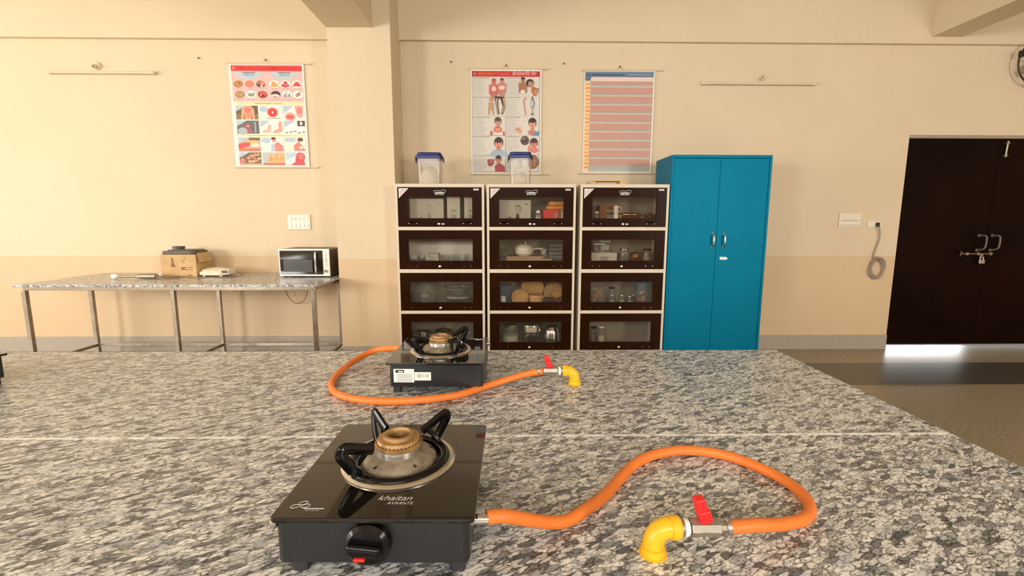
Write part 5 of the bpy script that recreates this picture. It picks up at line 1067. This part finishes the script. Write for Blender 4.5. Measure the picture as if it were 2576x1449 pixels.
A.ell(0.872, 0.272, 0.012, 0.014, (0.4, 0.3, 0.25)); A.pts([(0.855, 0.285), (0.89, 0.285), (0.905, 0.32), (0.892, 0.365), (0.855, 0.365), (0.845, 0.32)], (0.50, 0.58, 0.66)); A.ell(0.868, 0.325, 0.014, 0.03, (0.80, 0.83, 0.85)); A.rect(0.858, 0.365, 0.868, 0.42, (0.80, 0.72, 0.64)); A.rect(0.874, 0.365, 0.886, 0.42, (0.80, 0.72, 0.64)); A.ell(0.872, 0.425, 0.022, 0.006, (0.35, 0.14, 0.1))
A.head(0.382, 0.497, 0.050, (0.80, 0.62, 0.50), (0.33, 0.24, 0.20)); A.ell(0.38, 0.574, 0.055, 0.034, (0.78, 0.36, 0.30)); A.ell(0.36, 0.574, 0.022, 0.02, (0.90, 0.58, 0.50)); A.ell(0.40, 0.574, 0.022, 0.02, (0.90, 0.58, 0.50)); A.rect(0.30, 0.60, 0.45, 0.628, (0.88, 0.87, 0.84)); A.pts([(0.27, 0.628), (0.275, 0.59), (0.305, 0.585), (0.31, 0.628)], (0.80, 0.36, 0.34)); A.pts([(0.45, 0.628), (0.45, 0.59), (0.475, 0.59), (0.482, 0.628)], (0.80, 0.36, 0.34))
A.head(0.872, 0.510, 0.058, (0.88, 0.64, 0.48), HR); A.ell(0.87, 0.60, 0.06, 0.026, (0.82, 0.48, 0.44)); A.pts([(0.87, 0.628), (0.91, 0.595), (0.965, 0.585), (0.968, 0.628)], (0.40, 0.56, 0.72)); A.ell(0.69, 0.592, 0.030, 0.018, (0.88, 0.62, 0.44))
for k in range(4): A.ell(0.645+0.016*k, 0.575-0.004*k, 0.006, 0.022, (0.86, 0.58, 0.40), rot=-0.9+0.35*k)
A.head(0.392, 0.705, 0.066, (0.88, 0.60, 0.52), HR, (0.62, 0.72, 0.78)); A.ell(0.385, 0.745, 0.03, 0.008, (0.86, 0.40, 0.38))
A.ell(0.765, 0.678, 0.062, 0.045, (0.34, 0.28, 0.22)); A.ell(0.765, 0.682, 0.045, 0.008, (0.14, 0.10, 0.08)); A.ell(0.745, 0.66, 0.03, 0.014, (0.52, 0.45, 0.36))
A.head(0.895, 0.705, 0.058, (0.84, 0.52, 0.45), (0.25, 0.14, 0.10)); A.ell(0.90, 0.772, 0.06, 0.026, (0.84, 0.50, 0.46)); A.ell(0.83, 0.758, 0.022, 0.032, (0.84, 0.54, 0.48))
A.pts([(0.228, 0.862), (0.325, 0.858), (0.322, 0.905), (0.29, 0.93), (0.245, 0.922), (0.232, 0.90)], (0.66, 0.28, 0.27)); A.ell(0.262, 0.915, 0.018, 0.012, (0.40, 0.26, 0.16)); A.ell(0.285, 0.885, 0.018, 0.02, (0.76, 0.40, 0.38))
A.head(0.388, 0.862, 0.045, (0.80, 0.54, 0.46), HR); A.pts([(0.34, 0.98), (0.335, 0.93), (0.37, 0.905), (0.42, 0.903), (0.475, 0.93), (0.486, 0.98)], (0.66, 0.25, 0.25))
A.ell(0.885, 0.885, 0.085, 0.070, (0.56, 0.37, 0.24)); A.ell(0.88, 0.87, 0.05, 0.02, (0.70, 0.50, 0.36), rot=0.4); A.ell(0.885, 0.915, 0.05, 0.015, (0.64, 0.44, 0.32), rot=-0.3); A.head(0.70, 0.90, 0.04, (0.80, 0.54, 0.46), HR)
for p, a, q, c in ((0.02, 0.015, 0.0235, 0.985), (0.971, 0.015, 0.975, 0.985), (0.02, 0.982, 0.975, 0.986)): A.rect(p, a, q, c, (0.5, 0.44, 0.36))
obj('printed_picture', A.b, t)
# chart 3
t, A = chart('wall chart with blue heading and orange index strip and striped rows with glare drawn in', 0.742, 1.400, 1.738, 2.662, (0.712, 1.472), (0.700, 1.462))
A.rect(0.012, 0.015, 0.985, 0.99, (0.93, 0.84, 0.70)); A.rect(0.012, 0.010, 0.982, 0.098, (0.36, 0.47, 0.58)); A.rect(0.012, 0.010, 0.982, 0.028, (0.42, 0.53, 0.63))
A.rect(0.10, 0.034, 0.235, 0.046, (0.22, 0.28, 0.33)); A.rect(0.245, 0.034, 0.44, 0.046, (0.25, 0.30, 0.35)); A.rect(0.455, 0.034, 0.56, 0.046, (0.28, 0.33, 0.38)); A.rect(0.61, 0.034, 0.95, 0.046, (0.55, 0.62, 0.64)); A.ell(0.055, 0.04, 0.02, 0.012, (0.30, 0.36, 0.45))
for k in range(23):
    v = 0.115+k*0.037; A.rect(0.014, v, 0.088, v+0.034, (0.95, 0.78, 0.56)); A.rect(0.022+0.006*(k % 3), v+0.010, 0.075+0.004*(k % 2), v+0.022, ((0.93, 0.60, 0.26), (0.90, 0.50, 0.24), (0.94, 0.68, 0.34))[k % 3]); A.rect(0.014, v+0.032, 0.088, v+0.034, (0.97, 0.90, 0.76))
pc = obj('printed_picture', A.b, t)
B_ = Art(0.658, 0.924); B_.k = 260  # striped table rows, with glare painted into the bands
def rr(u0, v0, u1, v1, r, n=6):
    P = [(u1, v1), (u1, v0)]; P += [(u0+r-r*math.sin(PI/2*k/n), v0+r*0.7-r*0.7*math.cos(PI/2*k/n)) for k in range(n+1)]; P += [(u0, v1)]; return P
B_.pts(rr(0.088, 0.062, 0.978, 0.985, 0.03), (0.70, 0.70, 0.66)); B_.pts(rr(0.090, 0.064, 0.976, 0.103, 0.03), (0.93, 0.83, 0.80))
for k in range(10):
    v = 0.106+k*0.0875; h = 0.026 if k == 0 else 0.062
    v0 = v if k == 0 else v-0.034; B_.rect(0.092, v0, 0.974, v0+h, (0.79, 0.60, 0.55)); B_.rect(0.092, v0+h, 0.974, v0+h+0.007, (0.72, 0.63, 0.57))
    B_.rect(0.092, v0-0.006 if k else v0, 0.974, v0, (0.84, 0.84, 0.80))
B_.rect(0.092, 0.962, 0.976, 0.984, (0.68, 0.73, 0.76)); B_.rect(0.978, 0.03, 0.992, 0.99, WHT)
o = obj('striped_rows_glare', B_.b, t); o['label'] = 'pink and grey table rows with painted glare'
